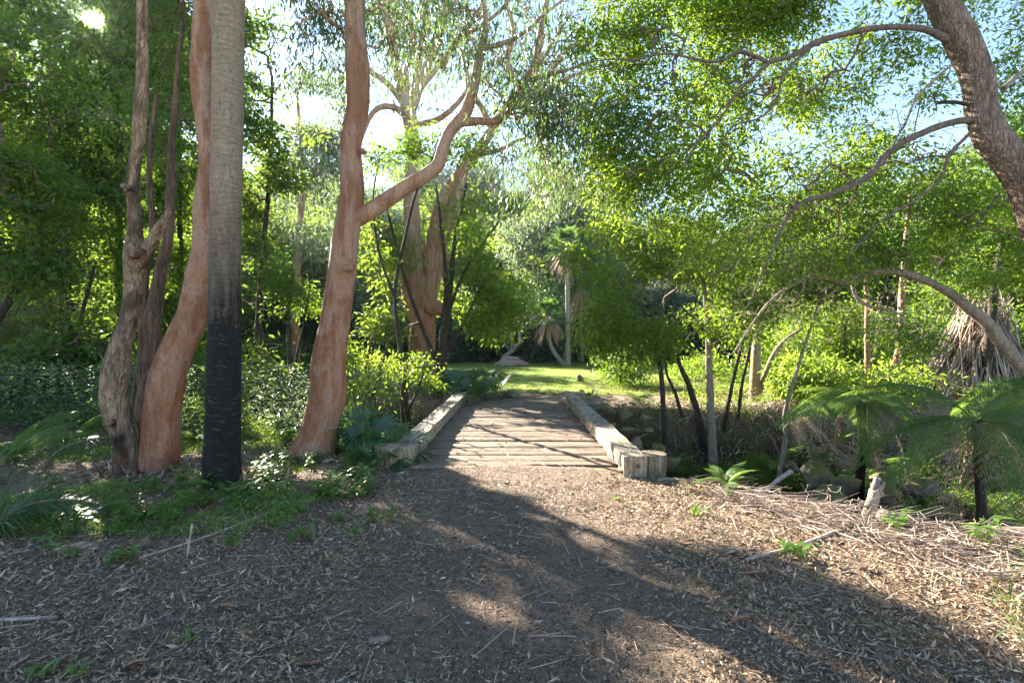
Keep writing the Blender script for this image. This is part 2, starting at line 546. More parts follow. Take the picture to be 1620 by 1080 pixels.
def ground_build(g):
    co = g.coord()
    xyz = g('SeparateXYZ', {0: co})
    x, y, z = xyz.outputs
    n1 = g.noise(co, 2.0, 5, .6); n2 = g.noise(co, 24, 6, .7); n3 = g.noise(co, 90, 4, .7)
    litter = g.ramp(n3, [(.3, (.05, .034, .022)), (.5, (.20, .14, .09)), (.68, (.40, .29, .19))])
    dirt = g.ramp(n2, [(.35, (.10, .07, .05)), (.6, (.22, .16, .115))])
    ax = g.m('ABSOLUTE', g.m('SUBTRACT', x, .15))
    tr = g.m('MULTIPLY', maprange(g, g.m('ADD', ax, g.m('MULTIPLY', n1, 1.4)), 1.9, 1.1), .85)
    col = g.mix(tr, litter, dirt)
    wet = maprange(g, z, -.35, -.95)
    bank = g.ramp(n2, [(.35, (.022, .018, .013)), (.65, (.09, .068, .045))])
    col = g.mix(wet, col, bank)
    farm = maprange(g, y, 30, 36)
    col = g.mix(farm, col, (.035, .05, .022))
    return col, .95, g.bump(g.m('ADD', n2, g.m('MULTIPLY', n3, .8)), .8, .03)

def lawn_build(g):
    co = g.coord()
    n1 = g.noise(co, .5, 4, .6); n2 = g.noise(co, 30, 4, .7); y = g('SeparateXYZ', {0: co}).outputs[1]
    col = g.ramp(n2, [(.3, (.06, .11, .014)), (.7, (.17, .24, .04))])
    col = g.mix(g.ramp(n1, [(.5, 0.0), (.72, .55)]), col, (.22, .20, .07))
    lit = g.m('MULTIPLY', maprange(g, g.m('ADD', y, g.m('MULTIPLY', n1, 5)), 20.0, 15.5), g.ramp(n2, [(.42, 0.0), (.5, 1.0)]))
    col = g.mix(lit, col, (.16, .12, .085))
    return col, .9, g.bump(n2, .8, .03)

def timber(c1, c2, c3, axis=1, moss=0.0):
    def b(g):
        s = [14, 14, 14]; s[axis] = .8
        co = g.coord(tuple(s)); c2_ = g.coord()
        n = g.noise(co, 3.2, 7, .7, .3)
        col = g.ramp(n, [(.3, c3), (.48, c2), (.68, c1)])
        p = g.noise(c2_, 3.0, 4, .6)
        col = g.mix(g.ramp(p, [(.45, 0.0), (.7, .7)]), col, c3)
        cr = g.ramp(g.noise(co, 2.0, 3, .5, .2), [(.475, 0.0), (.497, 1.0), (.52, 0.0)])
        col = g.mix(g.m('MULTIPLY', cr, .85), col, (.02, .015, .012))
        if moss:
            col = g.mix(g.ramp(g.noise(c2_, 9, 5, .7), [(.52, 0.0), (.66, moss)]), col, (.07, .085, .03))
        return col, .85, g.bump(g.m('SUBTRACT', n, g.m('MULTIPLY', cr, .8)), .8, .012)
    return b

def deck_build(g):
    oi = g('ObjectInfo').outputs['Random']
    co = g.coord((.9, 13, 13)); c2_ = g.coord()
    n = g.noise(co, 3.4, 8, .72, .3)
    col = g.ramp(n, [(.3, (.035, .026, .02)), (.5, (.17, .125, .09)), (.7, (.37, .29, .215))])
    col = g.mix(g.m('MULTIPLY', oi, .35), col, (.12, .09, .07))
    dirt = g.ramp(g.noise(c2_, 5, 6, .7), [(.46, 0.0), (.62, .9)])
    col = g.mix(dirt, col, g.ramp(g.noise(c2_, 110, 3, .7), [(.35, (.08, .055, .04)), (.65, (.36, .27, .19))]))
    return col, .9, g.bump(n, .9, .02)

def rock_build(g):
    co = g.coord()
    n = g.noise(co, 6, 8, .65); n2 = g.noise(co, 1.8, 4, .6)
    col = g.ramp(n, [(.3, (.10, .085, .065)), (.7, (.33, .265, .19))])
    nz = g('SeparateXYZ', {0: g('NewGeometry').outputs['Normal']}).outputs[2]
    ms = g.m('MULTIPLY', maprange(g, g.m('ADD', nz, g.m('MULTIPLY', n2, 1.3)), .85, 1.35), .8)
    col = g.mix(ms, col, g.ramp(n, [(.3, (.06, .07, .018)), (.7, (.2, .2, .045))]))
    return col, .85, g.bump(n, .7, .03)

def endgrain_build(g):
    tc = g.coord((1, 1, 1))
    w = g('TexWave', {'Vector': tc, 'Scale': 14.0, 'Distortion': 3.0, 'Detail': 3.0}, wave_type='RINGS', rings_direction='Z').outputs[1]
    n = g.noise(tc, 12, 6, .7)
    col = g.mix(.5, g.ramp(w, [(.2, (.20, .145, .09)), (.8, (.36, .29, .2))]), g.ramp(n, [(.35, (.10, .07, .045)), (.65, (.42, .34, .24))]))
    return col, .85, g.bump(g.m('ADD', n, w), .5, .006)

M = {}
M['gum_red'] = solid('smooth_gum_bark', gum((.34, .145, .068), (.38, .25, .17), 1.5, 6.5))
M['gum_pink'] = solid('pale_gum_bark', gum((.40, .185, .085), (.44, .31, .21), 2.5, 9, .3))
M['limb'] = solid('limb_bark', gum((.42, .21, .12), (.44, .28, .19), 1, 5, .35))
M['paper'] = solid('flaky_bark', shaggy((.50, .36, .235), (.25, .165, .105), (.022, .015, .012), 6, .4, .45, 1.0, .45, True))
M['stringy'] = solid('stringy_bark', shaggy((.26, .175, .12), (.12, .08, .055), (.02, .014, .012), 9, .12, .47))
M['rough'] = solid('rough_bark', shaggy((.44, .33, .26), (.20, .14, .105), (.035, .025, .02), 13, .3, .44, 1.0))
M['darkbark'] = solid('dark_bark', shaggy((.11, .085, .065), (.05, .038, .03), (.015, .012, .01), 12, .3))
M['greybark'] = solid('grey_bark', shaggy((.40, .34, .27), (.23, .185, .14), (.06, .045, .035), 16, .4, .42, .5))
M['tan'] = solid('tan_bark', shaggy((.46, .36, .22), (.3, .22, .13), (.08, .055, .035), 14, .4, .42, .5))
M['twig'] = solid('twig_bark', lambda g: (g.ramp(g.noise(g.coord(), 20, 3), [(.3, (.09, .065, .05)), (.7, (.24, .18, .14))]), .85, None))
M['pinktwig'] = solid('pale_twig_bark', lambda g: (g.ramp(g.noise(g.coord(), 20, 3), [(.3, (.30, .2, .16)), (.7, (.52, .42, .34))]), .85, None))
M['drytwig'] = solid('dry_twig', lambda g: (g.ramp(g('NewGeometry').outputs['Random Per Island'], [(0, (.16, .11, .085)), (.6, (.38, .29, .23)), (1, (.55, .46, .38))]), .8, None))
M['palmbark'] = solid('charred_palm_bark', palm_bark)
M['palmfar'] = solid('grey_palm_bark', shaggy((.42, .38, .32), (.28, .24, .2), (.12, .1, .085), 18, 2.5, .42, .4))
M['limbdark'] = solid('dusky_limb_bark', shaggy((.24, .19, .15), (.13, .10, .08), (.04, .03, .024), 16, .4, .42, .5))
M['char'] = solid('charred_fern_trunk', shaggy((.035, .028, .022), (.015, .012, .01), (.006, .005, .005), 20, 1.5, .5))
M['ground'] = solid('leafy_ground', ground_build)
M['lawn'] = solid('mown_grass', lawn_build)
M['kerb'] = solid('weathered_hardwood', timber((.50, .44, .35), (.33, .275, .205), (.12, .095, .07), 1, .6))
M['post'] = solid('weathered_post', timber((.50, .41, .29), (.30, .23, .15), (.12, .09, .06), 2, .6))
M['endgrain'] = solid('post_end_grain', endgrain_build)
M['deck'] = solid('worn_plank', deck_build)
M['stump'] = solid('bleached_wood', timber((.42, .36, .29), (.26, .22, .17), (.08, .065, .05), 2))
M['log'] = solid('fallen_log_wood', timber((.34, .30, .24), (.2, .17, .13), (.06, .05, .04), 0, .7))
M['rock'] = solid('mossy_sandstone', rock_build)
M['sandstone'] = solid('sandstone', lambda g: (g.ramp(g.noise(g.coord(), 7, 8, .65), [(.3, (.15, .125, .09)), (.7, (.42, .36, .27))]), .9, g.bump(g.noise(g.coord(), 9, 8, .7), .7, .03)))
M['iron'] = solid('rusty_iron', lambda g: (g.ramp(g.noise(g.coord(), 50, 4), [(.3, (.08, .05, .035)), (.7, (.2, .13, .08))]), .7, None))
M['water'] = solid('creek_water', lambda g: ((.012, .016, .012), .06, g.bump(g.noise(g.coord(), 4, 3), .08, .02)))
M['litter'] = solid('dry_leaf', lambda g: (g.ramp(g('NewGeometry').outputs['Random Per Island'],
      [(0, (.05, .03, .018)), (.2, (.16, .095, .052)), (.5, (.25, .17, .105)), (.84, (.37, .285, .19)), (.96, (.47, .39, .29)), (1, (.44, .20, .08))]), .7, None))
M['mulch'] = solid('crumbled_leaf', lambda g: (g.ramp(g('NewGeometry').outputs['Random Per Island'],
      [(0, (.03, .02, .015)), (.5, (.12, .085, .06)), (.85, (.26, .20, .14)), (1, (.42, .34, .25))]), .8, None))
M['deadfrond'] = solid('dead_frond', lambda g: (g.ramp(g('NewGeometry').outputs['Random Per Island'],
      [(0, (.22, .12, .07)), (.5, (.40, .27, .17)), (1, (.55, .42, .3))]), .8, None))
M['leaf_dark'] = leafmat('dark_green_leaf', (.03, .075, .022), (.06, .12, .035), (.13, .20, .045), .48)
M['leaf_mid'] = leafmat('mid_green_leaf', (.03, .08, .016), (.06, .13, .024), (.13, .21, .035), .5)
M['leaf_bright'] = leafmat('bright_green_leaf', (.03, .08, .016), (.075, .15, .024), (.18, .27, .04), .52)
M['leaf_yellow'] = leafmat('yellow_green_leaf', (.05, .10, .015), (.10, .17, .022), (.19, .27, .035), .58, tcol=(.38, .50, .06))
M['leaf_gum'] = leafmat('gum_leaf', (.035, .07, .03), (.065, .12, .045), (.12, .17, .06), .36, tcol=(.17, .25, .07), rough=.35, spec=.5)
M['leaf_grey'] = leafmat('blue_grey_leaf', (.05, .09, .05), (.09, .14, .085), (.17, .22, .13), .38, tcol=(.25, .33, .16))
M['leaf_teal'] = leafmat('dark_teal_leaf', (.012, .04, .026), (.025, .065, .035), (.05, .10, .045), .3, tcol=(.08, .18, .06))  # dark blue-green leaf colour of the lawn-edge bushes and slope undergrowth
M['leaf_hill'] = leafmat('hill_leaf', (.045, .07, .025), (.09, .115, .045), (.19, .2, .09), .4)
M['fern'] = leafmat('fern_leaf', (.06, .13, .03), (.10, .19, .045), (.17, .26, .055), .45, tcol=(.36, .50, .08), rough=.4)
M['strap'] = leafmat('strap_leaf', (.05, .12, .025), (.09, .19, .035), (.17, .27, .06), .45, rough=.35, spec=.5)
M['sedge'] = leafmat('sedge_leaf', (.03, .07, .03), (.06, .12, .045), (.14, .19, .06), .35, rough=.4)
M['fan'] = leafmat('fan_palm_leaf', (.025, .075, .03), (.045, .11, .045), (.1, .17, .06), .3, rough=.28, spec=.6)
M['grass'] = leafmat('grass_blade', (.05, .10, .015), (.10, .17, .03), (.2, .26, .05), .5)

# ------------------------------------------------------------------ builders: trees
DENS = 2.2     # how many sprays a crown gets
def stem_pts(rows, Y):
    out = []
    for r in rows:
        y = r[3] if len(r) > 3 else Y
        p = P(r[0], r[1], y)
        out.append((*p, r[2] / 2 / FPX * y))
    return np.array(out)

def blob_targets(blobs, gap_f=.55, gap_t=-.25, R=None, carve=True):
    R = R or rng
    out = []
    for (px, py, y, rx, rz, ry, n) in blobs:
        c = P(px, py, y)
        u = norm(R.normal(size=(n * 2, 3))) * (R.uniform(0, 1, (n * 2, 1)) ** (1 / 2.4))
        p = c + u * np.array([rx / FPX * y, ry, rz / FPX * y])
        g = noise3(p, gap_f * 10 / max(y, 5) * 1.6)
        k = p[g > gap_t]
        p = (k if len(k) > .4 * n else p)[:n]
        out.append(p)
    p = np.vstack(out)
    p = p[p[:, 2] > height(p[:, 0], p[:, 1]) + .15]
    if carve:
        m = lit_mask(p)
        p = p[~m | (R.uniform(size=len(p)) < .06)]
    return p

def grow(nodes, targets, R, bend=.07, arch=.06, weight=None):
    """joins every target to the nearest part of the tree by a bent twig; returns segments and the twig direction at each target"""
    nodes = np.asarray(nodes)
    ns = len(nodes)
    cap = ns + len(targets) * 3 + 3
    X = np.zeros((cap, 3)); X[:ns] = nodes
    par = np.full(cap, -1); cnt = ns
    d0 = np.min(np.linalg.norm(targets[:, None, :] - nodes[None, ::2, :], axis=2), axis=1) if len(targets) < 4000 else np.zeros(len(targets))
    order = np.argsort(d0)
    depth = np.zeros(cap); tip = np.zeros((len(targets), 3))
    for k in order:
        b = targets[k]
        dv = X[:cnt] - b
        d = np.sqrt((dv ** 2).sum(1)) + depth[:cnt] * .12
        i = int(np.argmin(d))
        a = X[i]; L = np.linalg.norm(b - a)
        j = i
        for f in (.34, .68, 1.0):
            q = a + (b - a) * f
            if f < 1: q = q + R.normal(size=3) * bend * L + np.array([0, 0, arch * L * math.sin(math.pi * f)])
            X[cnt] = q; par[cnt] = j; depth[cnt] = depth[i] + L * f
            j = cnt; cnt += 1
        tip[k] = norm(X[cnt - 1] - X[cnt - 2])
    w = np.zeros(cnt)
    w[ns:] = 0
    # load carried by each node
    leafc = np.zeros(cnt); leafc[ns + 2::3] = 1 if weight is None else weight[order]
    for i in range(cnt - 1, ns - 1, -1):
        leafc[par[i]] += leafc[i] if par[i] >= ns else 0
    idx = np.arange(ns, cnt)
    return X, par, idx, leafc, tip

def tree(name, label, cat, Y, stems, bark, blobs, leaf, group=None, seed=1, nl=26, spread=.28, L=.07, W=.024, style='spray', tip_r=.0035,
         twig=None, gap=(.55, -.25), flute=.0, rough=.06, segs=14, limbs=(), carve=True, base=None, extra=0, knobs=(), bend=.07, arch=.06,
         exp=.42, sink=True, leafdrop=.25, foot=None, dens=None, bare=None, hi=True):
    global HI
    HI = hi
    R = np.random.default_rng(seed)
    S = [stem_pts(s, Y) for s in stems]
    p0 = S[0][0]
    bx_, by_ = (p0[0], p0[1])
    bz = hz(bx_, by_)
    if sink and p0[2] > bz - .1:
        dirn = (S[0][0] - S[0][1])[:3]; dirn = dirn / (abs(dirn[2]) + 1e-6)
        k = p0[2] - bz + .12
        S[0] = np.vstack([[*(p0[:3] + np.clip(dirn, -.35, .35) * [1, 1, 0] * k + [0, 0, -k]), p0[3] * (1.15 if k > .1 else 1.05)], S[0]])
    root = thing(name, label, cat, (bx_, by_, bz), group)
    A = Acc(); nodes = []
    for i, s in enumerate(S):
        c = tube(A, s, segs=segs if s[0, 3] > .03 else 8, rough=rough, flute=flute if i == 0 else 0, step=max(.06, Y * .012))
        nodes.append(c[:, :3])
    for (px, py, y, r_) in knobs:
        c = P(px, py, y)
        tube(A, np.array([[*(c - [0, .1, .02]), r_ * .6], [*(c + [0, -.02, 0]), r_], [*(c + [.0, -.14, .01]), r_ * .7]]), segs=10, rough=.15)
    A.obj('trunk', bark, root)
    for s, lm in limbs:
        A = Acc()
        c = tube(A, stem_pts(s, Y), segs=12, rough=rough, step=max(.06, Y * .01))
        nodes.append(c[:, :3])
        A.obj('limb', lm or bark, root)
    if blobs:
        T = blob_targets([(*b[:6], int(b[6] * (dens or DENS))) for b in blobs], gap[0], gap[1], R, carve)
        nT = len(T)
        if bare: T = np.vstack([T, blob_targets(bare, gap[0], -.5, R, False)])
        N = np.vstack(nodes)
        zmin = T[:, 2].min() - 1.5
        N2 = N[N[:, 2] > min(zmin, N[:, 2].max() - .5)]
        X, par, idx, load, tip = grow(N2, T, R, bend, arch, None if not bare else np.where(np.arange(len(T)) < nT, .5, .05))
        rad = np.minimum(tip_r * np.maximum(load, .5) ** exp, .5 * max(r_[0, 3] for r_ in S))
        if bare: rad = np.minimum(rad, .0022 * Y)
        A = Acc()
        pr = par[idx]
        ra = np.where(pr >= len(N2), rad[np.clip(pr, 0, len(rad) - 1)], rad[idx])
        frusta(A, X[pr], X[idx], ra, rad[idx], 4 if Y > 8 else 5)
        B = Acc()
        T, tip = T[:nT], tip[:nT]
        foliage(B, T, tip, R, nl, spread, L, W, style, carve, leafdrop)
        A.obj2('crown', twig or M['twig'], B, leaf, root)
    return root

def foliage(A, T, tip, R, nl, spread, L, W, style, carve=False, drop=.25):
    n = len(T)
    k = R.poisson(nl, n) + 2
    ti = np.repeat(np.arange(n), k)
    N = len(ti)
    e = tip[ti]
    off = R.normal(size=(N, 3)) * spread * np.array([1, 1, .55])
    sc = R.uniform(.6, 1.3, n)[ti][:, None]
    p = T[ti] + off * sc - e * R.uniform(0, spread * .6, (N, 1))
    if style == 'droop':
        d = np.stack([R.normal(size=N) * .45, R.normal(size=N) * .45, -np.abs(R.normal(1, .35, N))], 1)
        nr = norm(R.normal(size=(N, 3)) * [1, 1, .3])
        p[:, 2] -= R.uniform(0, spread * .7, N)
    else:
        rad = norm(off + e * spread * .7)
        d = rad * .9 + R.normal(size=(N, 3)) * .55 + np.array([0, 0, -drop])
        nr = norm(R.normal(size=(N, 3)) * .65 + [0, 0, 1.0])
    if carve:
        m = lit_mask(p)
        keep = ~m | (R.uniform(size=N) < .07)
        p, d, nr = p[keep], d[keep], nr[keep]; N = len(p)
    if N:
        ok = p[:, 2] > height(p[:, 0], p[:, 1]) + .02
        p, d, nr = p[ok], d[ok], nr[ok]; N = len(p)
    Ls = L * R.uniform(.45, 1.4, N)
    leaves(A, p, d, nr, Ls, W * R.uniform(.75, 1.2, N) * Ls / L)

def proto_tree(name, label, group, H, cr, zc, leafm, bark, seed, n=220, nl=24, spread=.5, L=.28, W=.13, trunk_r=.16, style='spray', aspect=1.2):
    """a whole tree of height H about the origin, for the far woods"""
    R = np.random.default_rng(seed)
    root = thing(name, label, 'tree', (0, 0, 0), group)
    A = Acc()
    sway = R.normal(size=2) * .05 * H
    pts = np.array([[0, 0, -.6, trunk_r * 1.3], [0, 0, .4, trunk_r], [sway[0] * .3, sway[1] * .3, H * .35, trunk_r * .8],
                    [sway[0], sway[1], H * .65, trunk_r * .5], [sway[0] * 1.2, sway[1] * .6, H * .92, trunk_r * .15]])
    c = tube(A, pts, segs=8, rough=.05, step=.5)
    nd = [c[:, :3]]
    for i in range(5):
        z0 = H * R.uniform(.25, .6); a = R.uniform(0, 6.28); k = cr * R.uniform(.5, .8)
        s = np.array([[sway[0] * .5, sway[1] * .5, z0, trunk_r * .5], [k * .5 * math.cos(a), k * .5 * math.sin(a), z0 + k * .5, trunk_r * .33],
                      [k * math.cos(a), k * math.sin(a), z0 + k * 1.1, trunk_r * .14]])
        nd.append(tube(A, s, segs=6, step=.5)[:, :3])
    A.obj('trunk', bark, root)
    # crown: several uneven lobes
    lobes = []
    for i in range(9):
        a = R.uniform(0, 6.28); r_ = cr * R.uniform(.15, .7)
        lobes.append((r_ * math.cos(a), r_ * math.sin(a), zc + R.uniform(-.45, .5) * (H - zc) * 1.2, cr * R.uniform(.35, .62)))
    T = []
    for (x, y, z, r_) in lobes:
        u = norm(R.normal(size=(n // 9, 3))) * (R.uniform(0, 1, (n // 9, 1)) ** (1 / 2.6))
        T.append(np.array([x, y, z]) + u * r_ * np.array([1, 1, aspect * .8]))
    T = np.vstack(T)
    T = T[(T[:, 2] < H) & (T[:, 2] > .3)]
    X, par, idx, load, tip = grow(np.vstack(nd), T, R)
    rad = .012 * np.maximum(load, 1) ** .45
    A = Acc(); nn = len(np.vstack(nd)); pr = par[idx]
    frusta(A, X[pr], X[idx], np.where(pr >= nn, rad[pr], rad[idx]), rad[idx], 3)
    B = Acc()
    nT = len(T); k = R.poisson(nl, nT) + 2; ti = np.repeat(np.arange(nT), k); N = len(ti)
    off = R.normal(size=(N, 3)) * spread * [1, 1, .6]
    p = T[ti] + off
    if style == 'droop':
        d = np.stack([R.normal(size=N) * .5, R.normal(size=N) * .5, -np.abs(R.normal(1, .4, N))], 1); nr = norm(R.normal(size=(N, 3)) * [1, 1, .3])
    else:
        d = norm(off) + R.normal(size=(N, 3)) * .5 + [0, 0, -.25]; nr = norm(R.normal(size=(N, 3)) * .7 + [0, 0, 1])
    leaves(B, p, d, nr, L * R.uniform(.6, 1.3, N), W * R.uniform(.7, 1.2, N))
    A.obj2('crown', bark, B, leafm, root)
    return root

# ------------------------------------------------------------------ the setting
def grid(xs, ys, zf, keep=None, dz=0.0):
    X, Yg = np.meshgrid(xs, ys, indexing='ij')
    Z = zf(X, Yg) + dz
    v = np.stack([X, Yg, Z], -1).reshape(-1, 3)
    nx, ny = len(xs), len(ys)
    idx = np.arange(nx * ny).reshape(nx, ny)
    q = np.stack([idx[:-1, :-1], idx[1:, :-1], idx[1:, 1:], idx[:-1, 1:]], -1).reshape(-1, 4)
    if keep is not None:
        c = v[q].mean(1)
        q = q[keep(c)]
    return v, q

xs = np.concatenate([np.linspace(-110, -20, 46)[:-1], np.linspace(-20, -9, 45)[:-1], np.arange(-9, 9, .07), np.linspace(9, 20, 45)[:-1], np.linspace(20, 110, 46)])
ys = np.concatenate([np.linspace(-25, 0, 20)[:-1], np.arange(0, 15, .07), np.linspace(15, 40, 90)[:-1], np.linspace(40, 150, 60)])
A = Acc(); v, q = grid(xs, ys, height); A.add(v, q)
tag(A.obj('ground', M['ground']), 'litter strewn forest floor with the creek gully cut through it', kind='structure')

def lawn_keep(c):
    w = noise3(c * [1, 1, 0], .8) * .7
    f = np.interp(c[:, 0], FAR[:, 0], FAR[:, 1])
    return (c[:, 1] > np.maximum(f + 1.5 + w, 14.1 + w)) & (c[:, 1] < 30.5 + w + .05 * c[:, 0]) & (c[:, 0] > -14 + w) & (c[:, 0] < 20 + w)
A = Acc(); v, q = grid(np.arange(-16, 22, .2), np.arange(12, 33, .2), height, lawn_keep, .012); A.add(v, q)
tag(A.obj('lawn', M['lawn']), 'mown sunlit lawn beyond the timber bridge', kind='structure')

A = Acc(); A.add(*grid(np.linspace(-14, 14, 20), np.linspace(4, 17, 20), lambda x, y: 0 * x - 1.12)); A.obj('creek_water', M['water'])['kind'] = 'structure'

# blades on the lawn
R = np.random.default_rng(3)
N = 90000
p = np.stack([R.uniform(-12, 18, N), 14.2 + 14 * R.uniform(0, 1, N) ** 1.5, np.zeros(N)], 1)
p = p[lawn_keep(p)]; p[:, 2] = height(p[:, 0], p[:, 1]); N = len(p)
A = Acc()
a = R.uniform(0, 6.28, N)
leaves(A, p, np.stack([np.cos(a) * .6, np.sin(a) * .6, np.ones(N)], 1), np.stack([np.sin(a), -np.cos(a), 0 * a], 1), R.uniform(.03, .07, N), R.uniform(.008, .02, N))
tag(A.obj('lawn_grass', M['grass'], smooth=False), 'short green grass blades of the lawn beyond the bridge', 'grass', kind='stuff')

# ------------------------------------------------------------------ leaf litter
def top_h(x, y):
    return np.where((np.abs(x) < 1.25) & (y > 7.1) & (y < 13.3), .012, height(x, y))
def litter(n, xr, yr, dens, L, K=2, seed=1):
    R = np.random.default_rng(seed)
    p = np.stack([R.uniform(*xr, n), yr[0] + (yr[1] - yr[0]) * R.uniform(0, 1, n) ** 1.35, np.zeros(n)], 1)
    p = p[R.uniform(size=len(p)) < dens(p)]
    p[:, 2] = top_h(p[:, 0], p[:, 1]) + R.uniform(.002, .02, len(p))
    return p, R
def dens_near(p):
    x, y = p[:, 0], p[:, 1]
    tr = sstep((1.5 - np.abs(x - .15)) / .9)
    c = 1.0 - .85 * tr + .35 * noise3(p, 1.3) + .3 * noise3(p + 5, 5.5) + .25 * noise3(p + 9, 13)
    c = np.where((np.abs(x) < 1.4) & (y > 7.05) & (y < 13.4), .12 * (np.abs(x) < 1.2), c)
    c = np.where((x > 1.25) & (x < 1.65) & (y > 6.3) & (y < 13.5), 0, c)
    c = np.where((x < -1.0) & (x > -1.6) & (y > 6.8) & (y < 13.5), 0, c)
    return np.clip(c, .06, 1)
A = Acc()
for (n, xr, yr, L0, L1, sd) in ((200000, (-5.2, 5.2), (1.9, 6.2), .02, .06, 1), (26000, (-10, 8), (6, 12), .04, .1, 2), (9000, (-4, 12), (11.5, 15), .05, .11, 4)):
    p, R = litter(n, xr, yr, dens_near, L0, seed=sd)
    m = len(p)
    a = R.uniform(0, 6.28, m)
    gx = (top_h(p[:, 0] + .05, p[:, 1]) - top_h(p[:, 0] - .05, p[:, 1])) / .1; gx = np.clip(gx, -2, 2)
    gy = (top_h(p[:, 0], p[:, 1] + .05) - top_h(p[:, 0], p[:, 1] - .05)) / .1; gy = np.where(np.abs(gy) > 1.2, 0, gy)
    tilt = R.normal(0, .2, m) + gx * np.cos(a) + gy * np.sin(a)
    d = np.stack([np.cos(a), np.sin(a), tilt], 1)
    L = np.clip(np.exp(R.normal(math.log((L0 + L1) * .36), .42, m)), .008, L1 * 1.1)
    blades(A, p, d, L, L * R.uniform(.14, .34, m), R.normal(-.05, .28, m), 2, roll=R.normal(0, .55, m), wprof=[.12, 1.0, .08])
R = np.random.default_rng(31)
for (px, py, rr_) in ((225, 748, .55), (350, 775, .4), (495, 722, .5)):
    c = P(px, py, CAM_Z * FPX / (py - 526)); m = 700; a = R.uniform(0, 6.28, m); q = rr_ * R.uniform(.35, 1.5, m)
    p = np.stack([c[0] + q * np.cos(a), c[1] + .3 + q * np.sin(a), 0 * a], 1); p[:, 2] = height(p[:, 0], p[:, 1]) + R.uniform(.01, .07, m) * np.exp(-q * 1.5)
    b = R.uniform(0, 6.28, m); L = R.uniform(.04, .16, m)
    blades(A, p, np.stack([np.cos(b), np.sin(b), R.normal(0, .3, m)], 1), L, L * R.uniform(.12, .35, m), R.normal(0, .4, m), 2, roll=R.normal(0, .7, m), wprof=[.6, 1.0, .4])
tag(A.obj('leaf_litter', M['litter'], smooth=False), 'dry curled gum leaves covering the track and its verges', 'leaf litter', kind='stuff')

# crumbled leaf and bark mulch between them
A = Acc(); R = np.random.default_rng(8); n = 230000
p = np.stack([R.uniform(-4.6, 4.6, n), 1.9 + 4.9 * R.uniform(0, 1, n) ** 1.4, np.zeros(n)], 1); p[:, 2] = height(p[:, 0], p[:, 1]) + R.uniform(.0, .008, n)
a = R.uniform(0, 6.28, n); L = R.uniform(.006, .022, n)
leaves(A, p, np.stack([np.cos(a), np.sin(a), R.normal(0, .25, n)], 1), norm(R.normal(size=(n, 3)) * .5 + [0, 0, 1]), L, L * R.uniform(.2, .6, n))
tag(A.obj('leaf_mulch', M['mulch'], smooth=False), 'fine crumbled leaf and bark mulch on the track', 'mulch', kind='stuff')
# fine twigs among the leaves
A = Acc(); R = np.random.default_rng(12)
n = 2600
p = np.stack([R.uniform(-5.5, 6, n), R.uniform(2, 9, n), np.zeros(n)], 1)
p = p[~((np.abs(p[:, 0]) < 1.4) & (p[:, 1] > 7))]
p[:, 2] = height(p[:, 0], p[:, 1]) + .012; n = len(p)
a = R.uniform(0, 6.28, n); L = R.uniform(.05, .3, n)
q = p + np.stack([np.cos(a) * L, np.sin(a) * L, 0 * L], 1); q[:, 2] = height(q[:, 0], q[:, 1]) + R.uniform(.01, .03, n)
frusta(A, p, q, R.uniform(.0012, .0035, n), R.uniform(.0006, .002, n), 4)
tag(A.obj('twig_litter', M['drytwig']), 'thin broken twigs lying among the dry leaves', 'twig litter', kind='stuff')

# ------------------------------------------------------------------ the timber bridge
bridge = thing('timber_bridge', 'low timber bridge of worn cross planks with heavy pale kerb beams over the creek', 'bridge', (0, 10, 0))
R = np.random.default_rng(21)
y = 7.12; i = 0
while y < 13.35:
    w = float(R.choice([.2, .22, .24, .26]))
    if i == 0: w = .2
    cx = .03 + .04 * (y - 6.5) / 7; hw = 1.26 - .05 * (y - 7) / 6
    A = Acc()
    dz = .012 if i == 0 else R.normal(0, .007)
    if i in (9, 16): dz += .018
    nx_, ny_ = 60, 6
    X = np.linspace(-hw - .12, hw + .12, nx_); Yv = np.linspace(0.004, w - .012 - .008 * R.uniform(), ny_)
    gx, gy = np.meshgrid(X, Yv, indexing='ij')
    prof = -.016 * (np.abs(gy / w - .47) * 2) ** 4
    P3 = np.stack([gx * .7, gy * 14 + i * 3, gx * 0 + i], -1)
    gz = -.004 + dz + prof + .006 * noise3(P3, 1.5) - .004 * np.abs(noise3(P3, 4))
    top = np.stack([gx + cx, gy + y, gz], -1).reshape(-1, 3)
    bot = top.copy(); bot[:, 2] = dz - .1
    idx = np.arange(nx_ * ny_).reshape(nx_, ny_)
    qt = np.stack([idx[:-1, :-1], idx[1:, :-1], idx[1:, 1:], idx[:-1, 1:]], -1).reshape(-1, 4)
    A.add(np.vstack([top, bot]), qt)
    m_ = nx_ * ny_
    ring = np.concatenate([idx[:, 0], idx[-1, 1:], idx[::-1, -1][1:], idx[0, ::-1][1:]])
    A.q.append(np.stack([ring[:-1], ring[:-1] + m_, ring[1:] + m_, ring[1:]], -1))
    o = A.obj('plank', M['deck'], bridge, smooth=False)
    y += w; i += 1

